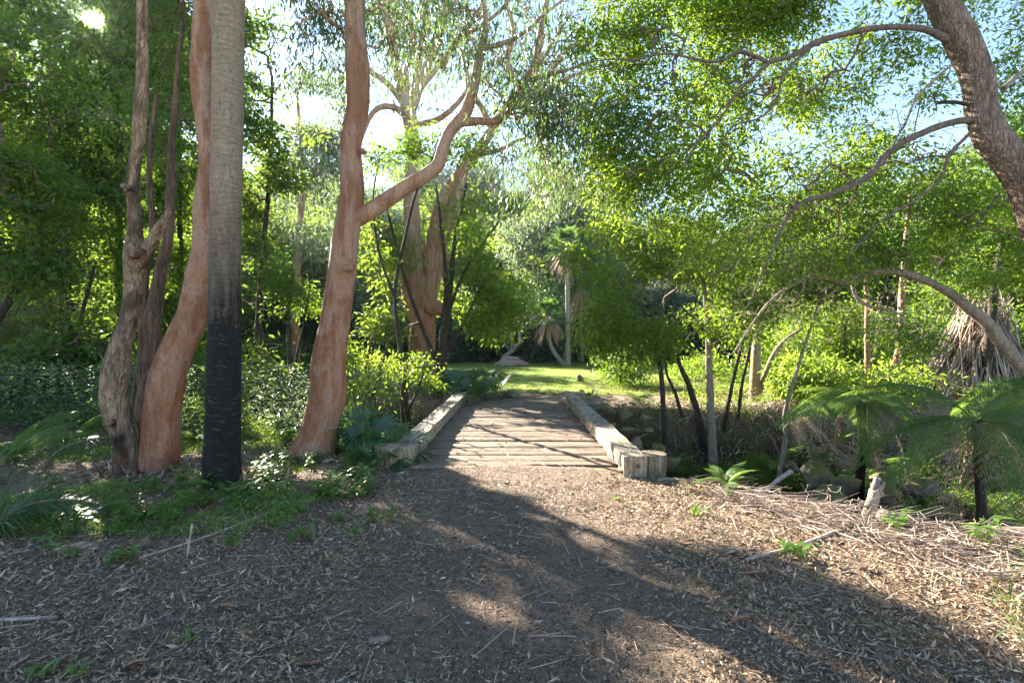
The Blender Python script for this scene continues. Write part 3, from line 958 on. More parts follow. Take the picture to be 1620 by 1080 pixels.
def beam(x0, y0, x1, y1, outer, segs_y, seed):
    """one kerb: stacked squared timbers on spacer blocks"""
    R = np.random.default_rng(seed)
    for k in range(len(segs_y) - 1):
        ya, yb = segs_y[k], segs_y[k + 1]
        f = lambda yy: x0 + (x1 - x0) * (yy - y0) / (y1 - y0)
        xm = (f(ya) + f(yb)) / 2 + outer * .135
        rz = -math.atan2(x1 - x0, y1 - y0)
        L_ = yb - ya - .012
        A = Acc(); box(A, (xm, (ya + yb) / 2, .185), (.27, L_, .11), rz, jit=.011, f=5); A.obj('kerb_beam', M['kerb'], bridge, smooth=False)
        A = Acc(); box(A, (xm + outer * .004, (ya + yb) / 2, .088), (.262, L_ - .004, .072), rz, jit=.005, f=4); A.obj('lower_beam', M['kerb'], bridge, smooth=False)
        yy = ya + .15
        while yy < yb - .1:
            A = Acc(); box(A, (f(yy) + outer * .15, yy + .15, .018), (.23, .32, .07), rz, jit=.006, f=5); A.obj('spacer_block', M['kerb'], bridge, smooth=False)
            yy += .78
        for yy in (ya + .35, yb - .35):
            A = Acc()
            frusta(A, [[f(yy) + outer * .13, yy, .23]], [[f(yy) + outer * .13, yy, .247]], [.018], [.016], 8)
            box(A, (f(yy) + outer * .13, yy, .243), (.0, .0, .0))
            A.obj('bolt', M['iron'], bridge)
beam(1.32, 6.36, 1.245, 13.4, 1, [6.36, 9.15, 11.3, 13.4], 1)
beam(-1.27, 6.85, -1.10, 13.4, -1, [6.85, 8.3, 11.2, 13.4], 2)

def post(x, y, r, top, bot, waist=None):
    A = Acc()
    rows = [[x, y, bot, r * .93]]
    if waist is not None:
        rows += [[x, y, waist - .02, r * .93], [x, y, waist - .012, r * .93], [x, y, waist, r * 1.0]]
    rows += [[x, y, top - .02, r], [x, y, top - .006, r * .985]]
    rows = np.array(rows)
    a = np.linspace(0, 2 * math.pi, 40, endpoint=False)
    V = []
    for rr in rows:
        ring = np.stack([rr[0] + rr[3] * np.cos(a), rr[1] + rr[3] * np.sin(a), rr[2] + 0 * a], 1)
        ring[:, :2] += (ring[:, :2] - [x, y]) * (.02 * noise3(ring * [1, 1, 0], 7))[:, None]
        V.append(ring)
    n = len(V); idx = np.arange(n * 40).reshape(n, 40)
    q = np.stack([idx[:-1], np.roll(idx[:-1], -1, 1), np.roll(idx[1:], -1, 1), idx[1:]], -1).reshape(-1, 4)
    A.add(np.vstack(V), q)
    o = A.obj('round_post', M['post'], bridge)
    A = Acc(); v = []; t = []
    for k, fr in enumerate((1.0, .66, .33)):
        rg = V[-1].copy(); rg[:, :2] = [x, y] + (rg[:, :2] - [x, y]) * fr; rg[:, 2] = top + .004 + .004 * noise3(rg, 12) - (.008 if k == 0 else 0)
        v.append(rg)
    idx = np.arange(120).reshape(3, 40)
    q = np.stack([idx[:-1], np.roll(idx[:-1], -1, 1), np.roll(idx[1:], -1, 1), idx[1:]], -1).reshape(-1, 4)
    vv = np.vstack(v + [[[x, y, top + .004]]])
    A.add(vv, q, [(80 + k, 80 + (k + 1) % 40, 120) for k in range(40)])
    e = A.obj('end_grain', M['endgrain'], o, origin=tuple(bridge.location))
post(1.745, 6.68, .178, .205, -.5, .02)
post(-1.60, 6.92, .17, .25, -.4, .03)
post(1.67, 13.35, .16, .22, -.5)
post(-1.55, 13.35, .16, .24, -.5)
# end face of the near kerb: cut end with a square washer and bolt
A = Acc(); box(A, (1.456, 6.352, .118), (.272, .014, .245), 0, jit=.002); A.obj('beam_end', M['endgrain'], bridge, smooth=False)
A = Acc(); 
vv = np.array([[0, 0, .032], [.032, 0, 0], [0, 0, -.032], [-.032, 0, 0]]) + [1.485, 6.338, .125]
A.add(np.vstack([vv, vv + [0, .008, 0]]), [(0, 1, 2, 3), (0, 4, 5, 1), (1, 5, 6, 2), (2, 6, 7, 3), (3, 7, 4, 0)])
w_ = A.obj('washer', M['iron'], bridge, smooth=False)
A = Acc(); frusta(A, [[1.485, 6.337, .125]], [[1.485, 6.32, .125]], [.013], [.012], 8); A.obj('bolt', M['iron'], w_, origin=tuple(bridge.location))
A = Acc(); box(A, (-1.405, 6.842, .125), (.272, .014, .24), 0, jit=.002); A.obj('beam_end', M['endgrain'], bridge, smooth=False)
# girders and abutment sills under the deck
for x in (-.95, -.05, .95):
    A = Acc(); tube(A, np.array([[x, 6.9, -.27, .16], [x, 13.6, -.27, .15]]), segs=16, rough=.03); A.obj('girder', M['log'], bridge)
for yy in (7.02,):
    A = Acc(); box(A, (.03, yy, -.075), (2.9, .16, .14), 0, jit=.008, f=4); A.obj('sill', M['deck'], bridge, smooth=False)

# ------------------------------------------------------------------ the big trunks
# dead-barked gnarled trunk on the far left of the group
tree('gnarled_tree', 'gnarled flaky pale brown trunk with a broken side stub and burnt hollow foot', 'tree', 6.6,
     [[(206, 744, 44), (198, 712, 44), (187, 680, 42), (183, 655, 41), (190, 610, 37), (197, 570, 33), (206, 520, 28), (210, 480, 28), (213, 440, 29), (217, 410, 32),
       (214, 370, 22), (213, 330, 19), (213, 290, 17), (217, 240, 17), (219, 190, 20), (224, 150, 18), (228, 90, 16), (226, 20, 15), (232, -80, 13), (240, -200, 10)],
      [(224, 420, 24), (236, 396, 20), (252, 368, 17), (266, 345, 14), (272, 331, 9)]],
     M['paper'], [(235, -150, 7.2, 120, 110, 1.2, 45), (180, -60, 7.5, 110, 90, 1.0, 40), (330, -220, 7.5, 120, 110, 1.0, 40)], M['leaf_gum'], seed=11, nl=26, spread=.3, L=.1, W=.024, style='droop', flute=.3, rough=.13, segs=28,
     knobs=((178, 668, 6.5, .06), (222, 402, 6.5, .08), (208, 300, 6.5, .045)))
# dark hollow at its foot
# smooth curved red gum
tree('red_gum_tree', 'smooth orange-pink gum trunk curving up between the gnarled trunk and the charred palm', 'tree', 6.75,
     [[(248, 742, 62), (249, 715, 56), (252, 690, 55), (259, 640, 53), (269, 595, 52), (283, 550, 50), (300, 505, 46), (312, 465, 44), (321, 430, 41), (327, 395, 38),
       (326, 350, 32), (326, 310, 28), (329, 260, 25), (328, 200, 26), (323, 150, 28), (321, 90, 31), (325, 20, 30), (332, -60, 27), (340, -160, 22), (330, -300, 16)],
      [(332, -60, 20), (400, -160, 16), (480, -240, 12), (560, -320, 7)], [(338, -140, 18), (290, -230, 12), (230, -300, 7)]],
     M['gum_red'], [(330, -330, 6.6, 260, 120, 1.5, 60), (520, -280, 6.8, 150, 110, 1.2, 50)], M['leaf_gum'], seed=12, nl=26, spread=.32, L=.11, W=.022, style='droop', flute=.22, rough=.05)
# stringy trunk behind
tree('stringybark_tree', 'dark brown fibrous double trunk standing close behind the gnarled trunk', 'tree', 7.6,
     [[(224, 722, 34), (227, 660, 28), (232, 600, 26), (240, 540, 24), (246, 480, 22), (255, 420, 18), (263, 370, 15), (270, 300, 13), (272, 220, 11), (280, 120, 8), (290, 0, 5)],
      [(214, 700, 20), (212, 640, 17), (220, 590, 15), (226, 520, 13), (230, 440, 12), (238, 360, 9), (236, 260, 8), (248, 150, 6)]],
     M['stringy'], [(250, 180, 8.2, 90, 170, 1.0, 70), (300, 60, 8.2, 90, 90, 1.0, 45)], M['leaf_dark'], seed=13, nl=34, spread=.26, L=.075, W=.03, rough=.1, flute=.2)
# the charred palm
root = thing('palm_tree', 'ringed palm trunk charred black on its lower half', 'palm', (*P(352, 772, 5.9)[:2], hz(*P(352, 772, 5.9)[:2])))
A = Acc()
rows = [(352, 790, 66), (352, 768, 60), (351, 740, 56), (352, 700, 53), (353, 650, 51), (354, 600, 50), (355, 540, 49), (356, 480, 48), (356, 420, 47), (357, 360, 46),
        (358, 300, 46), (359, 240, 46), (360, 180, 46), (361, 120, 46), (361, 60, 47), (362, 0, 47), (362, -100, 45), (364, -250, 42), (366, -420, 38)]
s = stem_pts(rows, 5.9)
c = catmull(s, .02)
# leaf scar rings as small steps
c[:, 3] *= 1 + .008 * np.abs(((c[:, 2] * 17 + .4 * np.sin(c[:, 2] * 3)) % 1) - .5)
tube(A, c, segs=36, rough=.012, step=.03, freq=5)
A.obj('trunk', M['palmbark'], root)
top = s[-1, :3]
R = np.random.default_rng(5)
for i in range(16):
    az = i * 2.4; el = R.uniform(-.2, 1.1)
    d = np.array([math.cos(az) * math.cos(el), math.sin(az) * math.cos(el), math.sin(el)])
    A = Acc()
    t = np.linspace(0, 1, 12); L = R.uniform(2.2, 2.9)
    c = top + d * L * t[:, None] + np.array([0, 0, -1.2]) * (t ** 2)[:, None]
    tube(A, np.column_stack([c, .02 * (1 - t) + .004]), segs=5, step=.3)
    k = 44; tt = np.linspace(.15, .98, k); cc = np.stack([np.interp(tt, t, c[:, j]) for j in range(3)], 1)
    sd = norm(np.cross(d, [0, 0, 1.])); 
    for sg in (-1, 1):
        dd = norm(sd * sg + d * .5 + np.array([0, 0, -.2])) + R.normal(size=(k, 3)) * .06
        blades(A, cc, dd, .55 * np.sin(math.pi * np.clip(tt, .1, .95)) + .12, np.full(k, .035), np.full(k, .5), 3)
    A.obj('frond', M['fan'], root)

# the central red gum with its long limb
tree('red_gum_tree', 'thick orange-pink gum left of the bridge with a long limb sweeping right', 'tree', 7.6,
     [[(494, 716, 72), (499, 700, 64), (504, 675, 60), (512, 630, 57), (519, 580, 53), (526, 530, 49), (533, 480, 46), (540, 430, 44), (548, 385, 42), (555, 340, 40),
       (556, 300, 36), (556, 260, 34), (558, 215, 33), (566, 170, 36), (568, 130, 38), (566, 80, 34), (563, 30, 31), (562, -40, 29), (566, -140, 25), (560, -280, 18), (590, -420, 10)],
      [(562, -60, 20), (510, -140, 16), (450, -190, 12), (380, -250, 7)], [(566, -150, 18), (640, -230, 14), (730, -290, 8)]],
     M['gum_red'],
     [(600, 20, 8.5, 170, 110, 1.6, 70), (500, 60, 8.2, 80, 120, 1.2, 38), (730, 40, 7.6, 120, 70, 1.2, 45), (860, 60, 7.2, 110, 80, 1.2, 50), (900, 170, 7.2, 80, 90, 1.0, 40),
      (800, 140, 7.4, 90, 60, 1.0, 22), (700, -220, 7.5, 300, 150, 2.0, 110), (450, -200, 7.5, 200, 120, 2.0, 60), (890, 250, 7.0, 90, 80, .8, 55), (860, 200, 7.2, 60, 60, .8, 30), (470, 60, 8.4, 70, 90, 1.0, 40), (660, 60, 8.2, 120, 80, 1.2, 40)],
     M['leaf_gum'], seed=14, nl=15, spread=.2, L=.12, W=.024, style='droop', flute=.2, rough=.042, twig=M['limb'], bend=.13, arch=.02, tip_r=.003, exp=.47, dens=1.6, gap=(1.0, -.1),
     knobs=((557, 426, 7.42, .075), (577, 244, 7.55, .045)),
     limbs=[([(556, 350, 30), (572, 342, 28), (600, 324, 25), (640, 298, 23), (675, 277, 22), (695, 258, 21), (702, 235, 20), (714, 207, 20), (735, 182, 19), (748, 150, 17), (755, 115, 15),
              (760, 85, 15), (764, 72, 15), (768, 50, 10), (768, 20, 9), (762, -20, 8), (770, -90, 5)], M['limb']),
            ([(731, 194, 15), (752, 192, 13), (780, 192, 12), (800, 182, 13), (806, 165, 11), (822, 140, 9), (845, 125, 8), (870, 117, 7), (900, 110, 5), (940, 95, 3)], M['limb']),
            ([(762, 76, 9), (785, 72, 8), (812, 62, 7), (838, 45, 6), (862, 22, 5), (890, 0, 4), (915, -30, 3)], M['limb']),
            ([(804, 178, 9), (812, 150, 8), (832, 120, 7), (858, 95, 6), (878, 60, 4), (905, 20, 3)], M['limb']),
            ([(803, 180, 6), (795, 155, 5), (780, 140, 4), (768, 125, 3)], M['limb']),
            ([(698, 262, 5), (692, 275, 4), (700, 292, 3), (715, 300, 2)], M['limb'])])

# the big pale gum past the bridge
tree('gum_tree', 'large pale gum with several upright trunks beyond the bridge', 'tree', 17,
     [[(668, 598, 52), (667, 570, 44), (667, 530, 42), (664, 490, 44), (657, 450, 44), (654, 410, 34), (653, 360, 27), (654, 300, 23), (653, 250, 21), (650, 195, 24), (645, 172, 22), (630, 120, 16), (617, 60, 14), (607, 0, 12), (600, -60, 10), (590, -130, 6)],
      [(668, 520, 34), (676, 470, 32), (680, 430, 28), (686, 390, 24), (694, 350, 22), (706, 310, 20), (728, 275, 19), (752, 245, 17), (778, 205, 15), (800, 172, 15), (822, 140, 14), (845, 100, 12), (856, 50, 10), (866, 0, 8), (880, -60, 5)],
      [(680, 450, 26), (694, 405, 22), (704, 370, 20), (718, 330, 18), (730, 290, 14), (738, 250, 10), (742, 215, 6)],
      [(650, 185, 14), (656, 140, 12), (664, 90, 11), (672, 40, 10), (676, -30, 8), (690, -100, 5)],
      [(652, 175, 14), (664, 135, 13), (680, 95, 12), (698, 50, 11), (708, 0, 9), (716, -70, 6)],
      [(658, 150, 8), (690, 110, 8), (716, 75, 8), (740, 45, 7), (762, 10, 5), (780, -30, 4)],
      [(655, 170, 11), (642, 120, 9), (654, 60, 8), (642, 0, 6), (650, -50, 4)],
      [(700, 110, 9), (722, 65, 8), (760, 42, 6), (800, 8, 5), (830, -40, 3)],
      [(822, 140, 11), (802, 95, 9), (813, 50, 7), (800, 0, 5), (806, -50, 3)],
      [(800, 172, 13), (842, 142, 11), (868, 126, 9), (893, 82, 7), (938, 58, 4)],
      [(778, 205, 11), (762, 170, 9), (742, 140, 8), (736, 100, 6), (716, 58, 4)],
      [(752, 245, 9), (788, 238, 7), (820, 222, 5), (852, 214, 3)],
      [(652, 200, 10), (690, 190, 9), (718, 170, 8), (745, 138, 6), (775, 118, 4)],
      [(645, 172, 11), (612, 132, 9), (582, 108, 8), (566, 60, 6), (540, 18, 4)],
      [(650, 192, 11), (630, 174, 10), (608, 168, 9), (590, 178, 8), (578, 200, 7), (570, 225, 5)],
      [(800, 172, 11), (830, 165, 9), (862, 150, 8), (890, 128, 7), (930, 112, 5), (980, 100, 3)]],
     M['gum_pink'],
     [(610, 50, 18.6, 120, 80, 1.2, 90), (700, 40, 18.6, 130, 90, 1.2, 90), (820, 50, 18.2, 140, 90, 1.5, 100), (900, 150, 17, 100, 80, 2, 90), (600, 190, 18, 60, 60, 1.0, 26), (740, 160, 18.5, 80, 60, 1.0, 34),
      (800, 260, 17, 80, 60, 1.5, 36), (940, 240, 16, 60, 70, 1.5, 44), (700, -120, 17, 260, 90, 3, 100)],
     M['leaf_gum'], seed=15, hi=False, nl=18, spread=.38, L=.2, W=.045, dens=1.35, gap=(1.4, -.05), bare=[(640, 110, 17.2, 110, 90, 1.0, 60), (780, 120, 17, 120, 90, 1.0, 90), (700, 30, 17, 120, 70, 1.0, 60)], style='droop', flute=.2, rough=.04, twig=M['gum_pink'], bend=.12, tip_r=.009, exp=.45,
     knobs=((690, 486, 16.7, .3), (700, 492, 16.8, .2)))

# ------------------------------------------------------------------ understory trees round the big gum
tree('small_tree', 'dark slender multi-stemmed tree with a yellow-green crown against the big gum', 'tree', 15,
     [[(700, 590, 12), (704, 540, 10), (710, 490, 9), (714, 440, 8), (718, 390, 7), (726, 350, 6), (738, 290, 4)], [(694, 590, 9), (700, 520, 8), (706, 460, 7), (702, 400, 6), (696, 340, 5), (690, 290, 3)],
      [(690, 570, 7), (668, 520, 6), (650, 470, 6), (634, 420, 5), (622, 370, 4), (612, 330, 3)], [(702, 560, 6), (730, 520, 5), (748, 480, 4), (770, 440, 3), (800, 410, 2)],
      [(708, 500, 6), (730, 440, 5), (760, 390, 4), (790, 350, 3)]],
     M['darkbark'],
     [(600, 400, 16, 55, 90, 1.0, 90), (790, 430, 15, 70, 80, 1.0, 105), (780, 340, 15, 80, 60, 1.2, 100), (690, 400, 19.5, 90, 120, .8, 110), (700, 290, 19.5, 90, 50, .8, 60), (840, 370, 15, 50, 70, 1.0, 60), (610, 490, 16, 45, 50, .8, 45), (790, 505, 15, 55, 40, .9, 40),
      (870, 300, 15, 40, 50, 1, 24)],
     M['leaf_yellow'], seed=21, nl=26, spread=.26, L=.16, W=.066, tip_r=.006, gap=(1.3, -.1))
tree('small_tree', 'dark-leaved sapling crown in front of the forked trunks of the big gum', 'tree', 12,
     [[(640, 610, 8), (632, 540, 7), (625, 460, 6), (640, 380, 5), (660, 300, 4), (690, 240, 3)], [(628, 480, 5), (600, 400, 4), (590, 320, 3), (600, 250, 2)]],
     M['darkbark'], [(720, 260, 12, 70, 60, .9, 45), (610, 300, 12, 35, 70, .9, 45), (750, 320, 12, 50, 50, .8, 40), (598, 380, 12, 22, 70, .8, 24), (650, 215, 12, 30, 40, .8, 14)],
     M['leaf_mid'], seed=22, nl=26, spread=.18, L=.115, W=.042, gap=(1.3, -.1))
tree('gum_tree', 'hazy grey-green gum with thin white limbs rising between palm and central gum', 'tree', 24,
     [[(470, 600, 14), (468, 480, 12), (472, 380, 10), (480, 300, 8), (476, 220, 6), (470, 150, 4)], [(474, 330, 7), (500, 270, 5), (530, 230, 4), (545, 190, 3)], [(478, 300, 6), (450, 250, 5), (430, 210, 4)]],
     M['gum_pink'], [(480, 200, 24, 70, 60, 2.5, 60), (530, 250, 24, 50, 60, 2, 50), (450, 280, 24, 60, 50, 2, 50), (500, 340, 24, 60, 60, 2, 50), (520, 140, 24, 50, 50, 2, 30)], M['leaf_grey'], seed=24, hi=False, nl=26, spread=.5, L=.24, W=.07,
     style='droop', tip_r=.012, gap=(1.5, -.1), carve=True, twig=M['gum_pink'])
tree('gum_tree', 'hazy grey-green gum right of the big pale gum, its crown above the lawn', 'tree', 34,
     [[(850, 590, 10), (852, 480, 9), (860, 400, 7), (870, 330, 5), (880, 290, 3)], [(856, 420, 5), (900, 360, 4), (920, 320, 3)]],
     M['gum_pink'], [(880, 340, 34, 60, 45, 3, 60), (940, 370, 34, 60, 50, 3, 60), (830, 380, 34, 50, 40, 3, 40), (900, 420, 34, 70, 40, 3, 60), (960, 300, 34, 50, 30, 3, 26)], M['leaf_grey'], seed=25, hi=False, nl=30, spread=.7, L=.34, W=.11,
     style='droop', tip_r=.016, gap=(2, -.1), twig=M['gum_pink'])
# bright ferny wattle scrub between the central gum and the bridge
for k, (px, py, Yd, rx, rz, n, lab, lm) in enumerate((
        (585, 560, 10.5, 55, 60, 130, 'bright green feathery wattle bush right behind the central gum trunk', 'leaf_yellow'),
        (640, 600, 11.5, 60, 45, 120, 'low yellow-green wattle bush at the foot of the big pale gum', 'leaf_bright'),
        (575, 640, 9.4, 40, 42, 80, 'leafy green bush on the gully edge behind the left kerb end', 'leaf_bright'),
        (460, 480, 11.5, 60, 110, 170, 'tall loose green bush filling the gap between palm and central gum', 'leaf_mid'),
        (420, 600, 9.6, 55, 80, 150, 'yellow-lit leafy bush just right of the charred palm', 'leaf_yellow'),
        (470, 660, 9.0, 40, 40, 70, 'low dark green bush at the left foot of the central gum', 'leaf_dark'))):
    p = P(px, py + rz + 25, Yd)
    tree('bush', lab, 'bush', Yd, [[(px, py + rz + 30, 7), (px - 4, py + 20, 5), (px + 5, py - rz * .5, 3)], [(px + 3, py + rz + 10, 5), (px + rx * .4, py + 10, 3), (px + rx * .5, py - 20, 2)]],
         M['darkbark'], [(px, py, Yd, rx, rz, .9, n)], M[lm], seed=30 + k, nl=30, spread=.15, L=.085, W=.03, tip_r=.003, gap=(1.2, -.15))

# ------------------------------------------------------------------ dark trees on the left
LT = [
 (12.5, [[(150, 700, 15), (140, 660, 14), (130, 600, 12), (122, 540, 10), (110, 440, 8), (105, 330, 6), (110, 200, 4)], [(128, 590, 7), (118, 520, 6), (90, 420, 4), (60, 330, 3)]],
  [(90, 330, 12.5, 130, 110, 1.8, 330), (30, 40, 12.5, 120, 80, 1.6, 150), (60, 180, 12.5, 120, 90, 1.8, 170), (70, 470, 12, 110, 70, 1.2, 170)], 'leaf_dark', 'dark crowned tree with thin leaning trunk at the far left of the bank'),
 (13.5, [[(186, 700, 12), (185, 600, 12), (187, 500, 11), (186, 400, 10), (188, 300, 9), (184, 200, 8), (180, 100, 6), (175, 0, 4)]],
  [(190, 230, 13.5, 110, 130, 1.6, 300), (170, 90, 13.5, 110, 90, 1.6, 150), (250, 20, 13.5, 110, 80, 1.6, 120), (250, 420, 13.5, 70, 100, 1.2, 170), (150, 560, 12.5, 60, 60, 1, 90)], 'leaf_mid', 'straight thin dark trunk rising behind the gnarled trunk'),
 (11, [[(104, 660, 8), (112, 610, 8), (122, 570, 7), (130, 500, 6), (150, 420, 4)]],
  [(110, 520, 11, 90, 50, 1, 130), (40, 590, 10.5, 70, 50, 1, 90), (190, 620, 10.5, 50, 50, .8, 50)], 'leaf_dark', 'low leaning sapling in the gully left of the gnarled trunk'),
 (13, [[(400, 690, 12), (405, 600, 11), (412, 480, 10), (420, 360, 8), (428, 240, 6), (430, 120, 4)]],
  [(430, 180, 13, 75, 110, 1.5, 260), (425, 330, 13, 75, 80, 1.4, 230), (420, 440, 13, 70, 70, 1.3, 170), (400, 70, 13, 60, 70, 1.3, 110), (400, 560, 12.5, 60, 80, 1.2, 130)], 'leaf_dark', 'dense dark green tree right behind the palm trunk'),
 (14, [[(290, 690, 12), (292, 560, 11), (286, 420, 9), (284, 280, 7), (280, 140, 5), (270, 20, 3)]],
  [(285, 140, 14, 80, 110, 1.6, 190), (280, 330, 14, 70, 110, 1.4, 200), (270, 500, 13.5, 60, 80, 1.2, 120), (300, 620, 12.5, 50, 50, 1, 60), (290, 10, 14, 80, 60, 1.5, 90)], 'leaf_mid', 'tall dark tree seen between gnarled trunk and curved gum'),
 (9.2, [[(-60, 640, 16), (-20, 540, 14), (0, 500, 12), (22, 460, 11), (42, 430, 9), (60, 390, 7), (62, 330, 5)], [(40, 432, 6), (70, 405, 5), (110, 395, 3)]],
  [(20, 330, 9.2, 90, 110, 1.1, 180), (-60, 220, 9.2, 120, 160, 1.2, 170), (40, 420, 9, 60, 60, .8, 60), (20, 110, 9.5, 90, 80, 1.2, 90)], 'leaf_mid', 'leaning brown limb with leafy crown entering at the left edge'),
]
for k, (Yd, stems, blobs, lm, lab) in enumerate(LT):
    tree('forest_tree', lab, 'tree', Yd, stems, M['darkbark'], blobs, M[lm], seed=50 + k, nl=27, spread=.22 if Yd > 10 else .18, L=.135 if Yd > 10 else .11, W=.054 if Yd > 10 else .042, dens=1.9,
         group='dark trees left of the track', tip_r=.005, gap=(1.0, -.12))

# ------------------------------------------------------------------ the leaning tree and canopy on the right
tree('leaning_tree', 'thick rough-barked tree leaning in from the right edge with arching branches', 'tree', 5.0,
     [[(1815, 830, 74), (1770, 700, 66), (1722, 560, 60), (1682, 450, 56), (1648, 370, 53), (1618, 300, 50), (1592, 245, 49), (1571, 200, 50), (1553, 150, 48), (1536, 100, 47), (1518, 60, 48), (1502, 25, 46), (1487, 0, 42), (1462, -70, 36), (1430, -150, 30), (1390, -260, 22)]],
     M['rough'],
     [(1250, -10, 6.2, 200, 80, .5, 80), (1130, 30, 6.2, 170, 80, .5, 90), (1000, 60, 6.2, 95, 90, .5, 65), (1170, 190, 6.4, 160, 100, .6, 100), (1010, 190, 6.2, 90, 90, .6, 55),
      (1370, 150, 6.6, 150, 90, .7, 80), (1290, 300, 6.7, 160, 80, .7, 75), (1090, 320, 6.6, 130, 90, .8, 75), (1470, 330, 6.5, 120, 90, .8, 60), (1630, 120, 6.3, 60, 160, .6, 50),
      (1440, 20, 6.5, 100, 70, .7, 50), (1200, 430, 6.6, 150, 60, .8, 45), (980, 290, 6.4, 80, 60, .8, 34), (1560, 400, 6.6, 90, 80, .8, 45), (1400, 240, 5.6, 90, 50, .3, 16), (1120, 250, 5.4, 100, 60, .3, 16)],
     M['leaf_bright'], seed=70, nl=34, spread=.12, L=.07, W=.024, tip_r=.0017, exp=.5, rough=.09, segs=26, gap=(.85, .02), dens=2.5, bare=[(1230, 430, 6.4, 170, 90, .8, 420), (1100, 450, 6.4, 90, 70, .6, 160), (1300, 230, 5.6, 200, 130, .6, 220), (1080, 160, 5.5, 160, 120, .5, 160)], bend=.12, arch=.04,
     limbs=[([(1548, 82, 20.8), (1525, 74, 17.6), (1500, 62, 13.6), (1465, 48, 11.2), (1430, 43, 9.6), (1395, 43, 9.6), (1350, 50, 9.6), (1310, 60, 9.6), (1285, 70, 9.6), (1255, 87, 8.0), (1216, 100, 7.2), (1195, 122, 6.0), (1170, 140, 5.2), (1150, 172, 4.4), (1128, 200, 4.0), (1105, 225, 3.2), (1080, 262, 2.4)], M['limbdark']),
            ([(1216, 100, 6.4), (1195, 90, 5.6), (1168, 82, 5.6), (1145, 95, 4.8), (1120, 98, 4.8), (1090, 92, 4.0), (1060, 86, 3.6), (1035, 88, 3.2), (1000, 96, 3.2), (965, 94, 2.4), (930, 100, 1.6)], M['limbdark']),
            ([(1285, 71, 5.6), (1265, 90, 4.4), (1238, 120, 4.0), (1232, 150, 3.6), (1218, 175, 3.2), (1195, 190, 2.8), (1160, 200, 2.4), (1135, 235, 1.6)], M['limbdark']),
            ([(1570, 190, 17.6), (1548, 188, 13.6), (1520, 190, 11.2), (1485, 200, 10.4), (1455, 213, 9.6), (1425, 228, 9.6), (1400, 250, 10.4), (1383, 272, 9.6), (1350, 292, 8.8), (1310, 308, 8.0), (1275, 318, 7.2), (1252, 335, 6.4), (1238, 358, 4.8), (1225, 390, 4.0), (1205, 430, 3.2), (1190, 470, 2.4), (1170, 505, 1.6)], M['limbdark']),
            ([(1240, 354, 4.0), (1218, 358, 3.2), (1195, 365, 3.2), (1180, 392, 2.4), (1160, 430, 1.6)], M['limbdark']),
            ([(1560, 170, 8.0), (1540, 166, 7.2), (1515, 161, 6.4), (1495, 161, 6.4), (1482, 163, 4.0)], M['darkbark']),
            ([(1545, 200, 6.4), (1520, 225, 5.6), (1500, 248, 5.6), (1492, 275, 4.8), (1470, 300, 4.0), (1440, 322, 3.6), (1400, 345, 3.2), (1370, 375, 2.4), (1340, 410, 1.6)], M['limbdark']),
            ([(1515, 95, 4.8), (1480, 125, 4.0), (1450, 155, 3.6), (1435, 190, 3.2), (1415, 225, 2.4)], M['greybark']),
            ([(1588, 140, 8.0), (1620, 110, 6.4), (1660, 80, 5.6), (1720, 30, 4.0)], M['greybark'])],
     twig=M['twig'])
tree('arching_tree', 'slim grey trunk arching over the creek from the right edge', 'tree', 6.6,
     [[(1800, 860, 34), (1740, 760, 29), (1690, 680, 25), (1650, 620, 22), (1620, 583, 20), (1590, 545, 19), (1560, 505, 18), (1525, 478, 16), (1490, 456, 14), (1450, 438, 12), (1410, 429, 11), (1375, 432, 10), (1345, 446, 11), (1320, 442, 7), (1290, 438, 6), (1255, 450, 5), (1215, 480, 4), (1185, 520, 3), (1160, 560, 2)],
      [(1348, 450, 7), (1355, 470, 6), (1375, 484, 5), (1405, 490, 4), (1430, 500, 3)], [(1300, 440, 5), (1260, 425, 4), (1220, 430, 3), (1180, 450, 2)]],
     M['greybark'],
     [(1240, 490, 6.8, 110, 70, .7, 90), (1400, 500, 7.0, 90, 40, .7, 50), (1130, 500, 7.2, 80, 70, .7, 70), (1330, 400, 6.8, 110, 40, .7, 40), (1550, 390, 7, 90, 50, .7, 50)],
     M['leaf_mid'], seed=71, nl=24, spread=.13, L=.07, W=.024, bare=[(1230, 500, 6.8, 110, 70, .7, 260), (1380, 500, 7.0, 110, 60, .7, 140)], gap=(.9, -.1), tip_r=.0017, exp=.5, rough=.07, bend=.14, twig=M['pinktwig'])

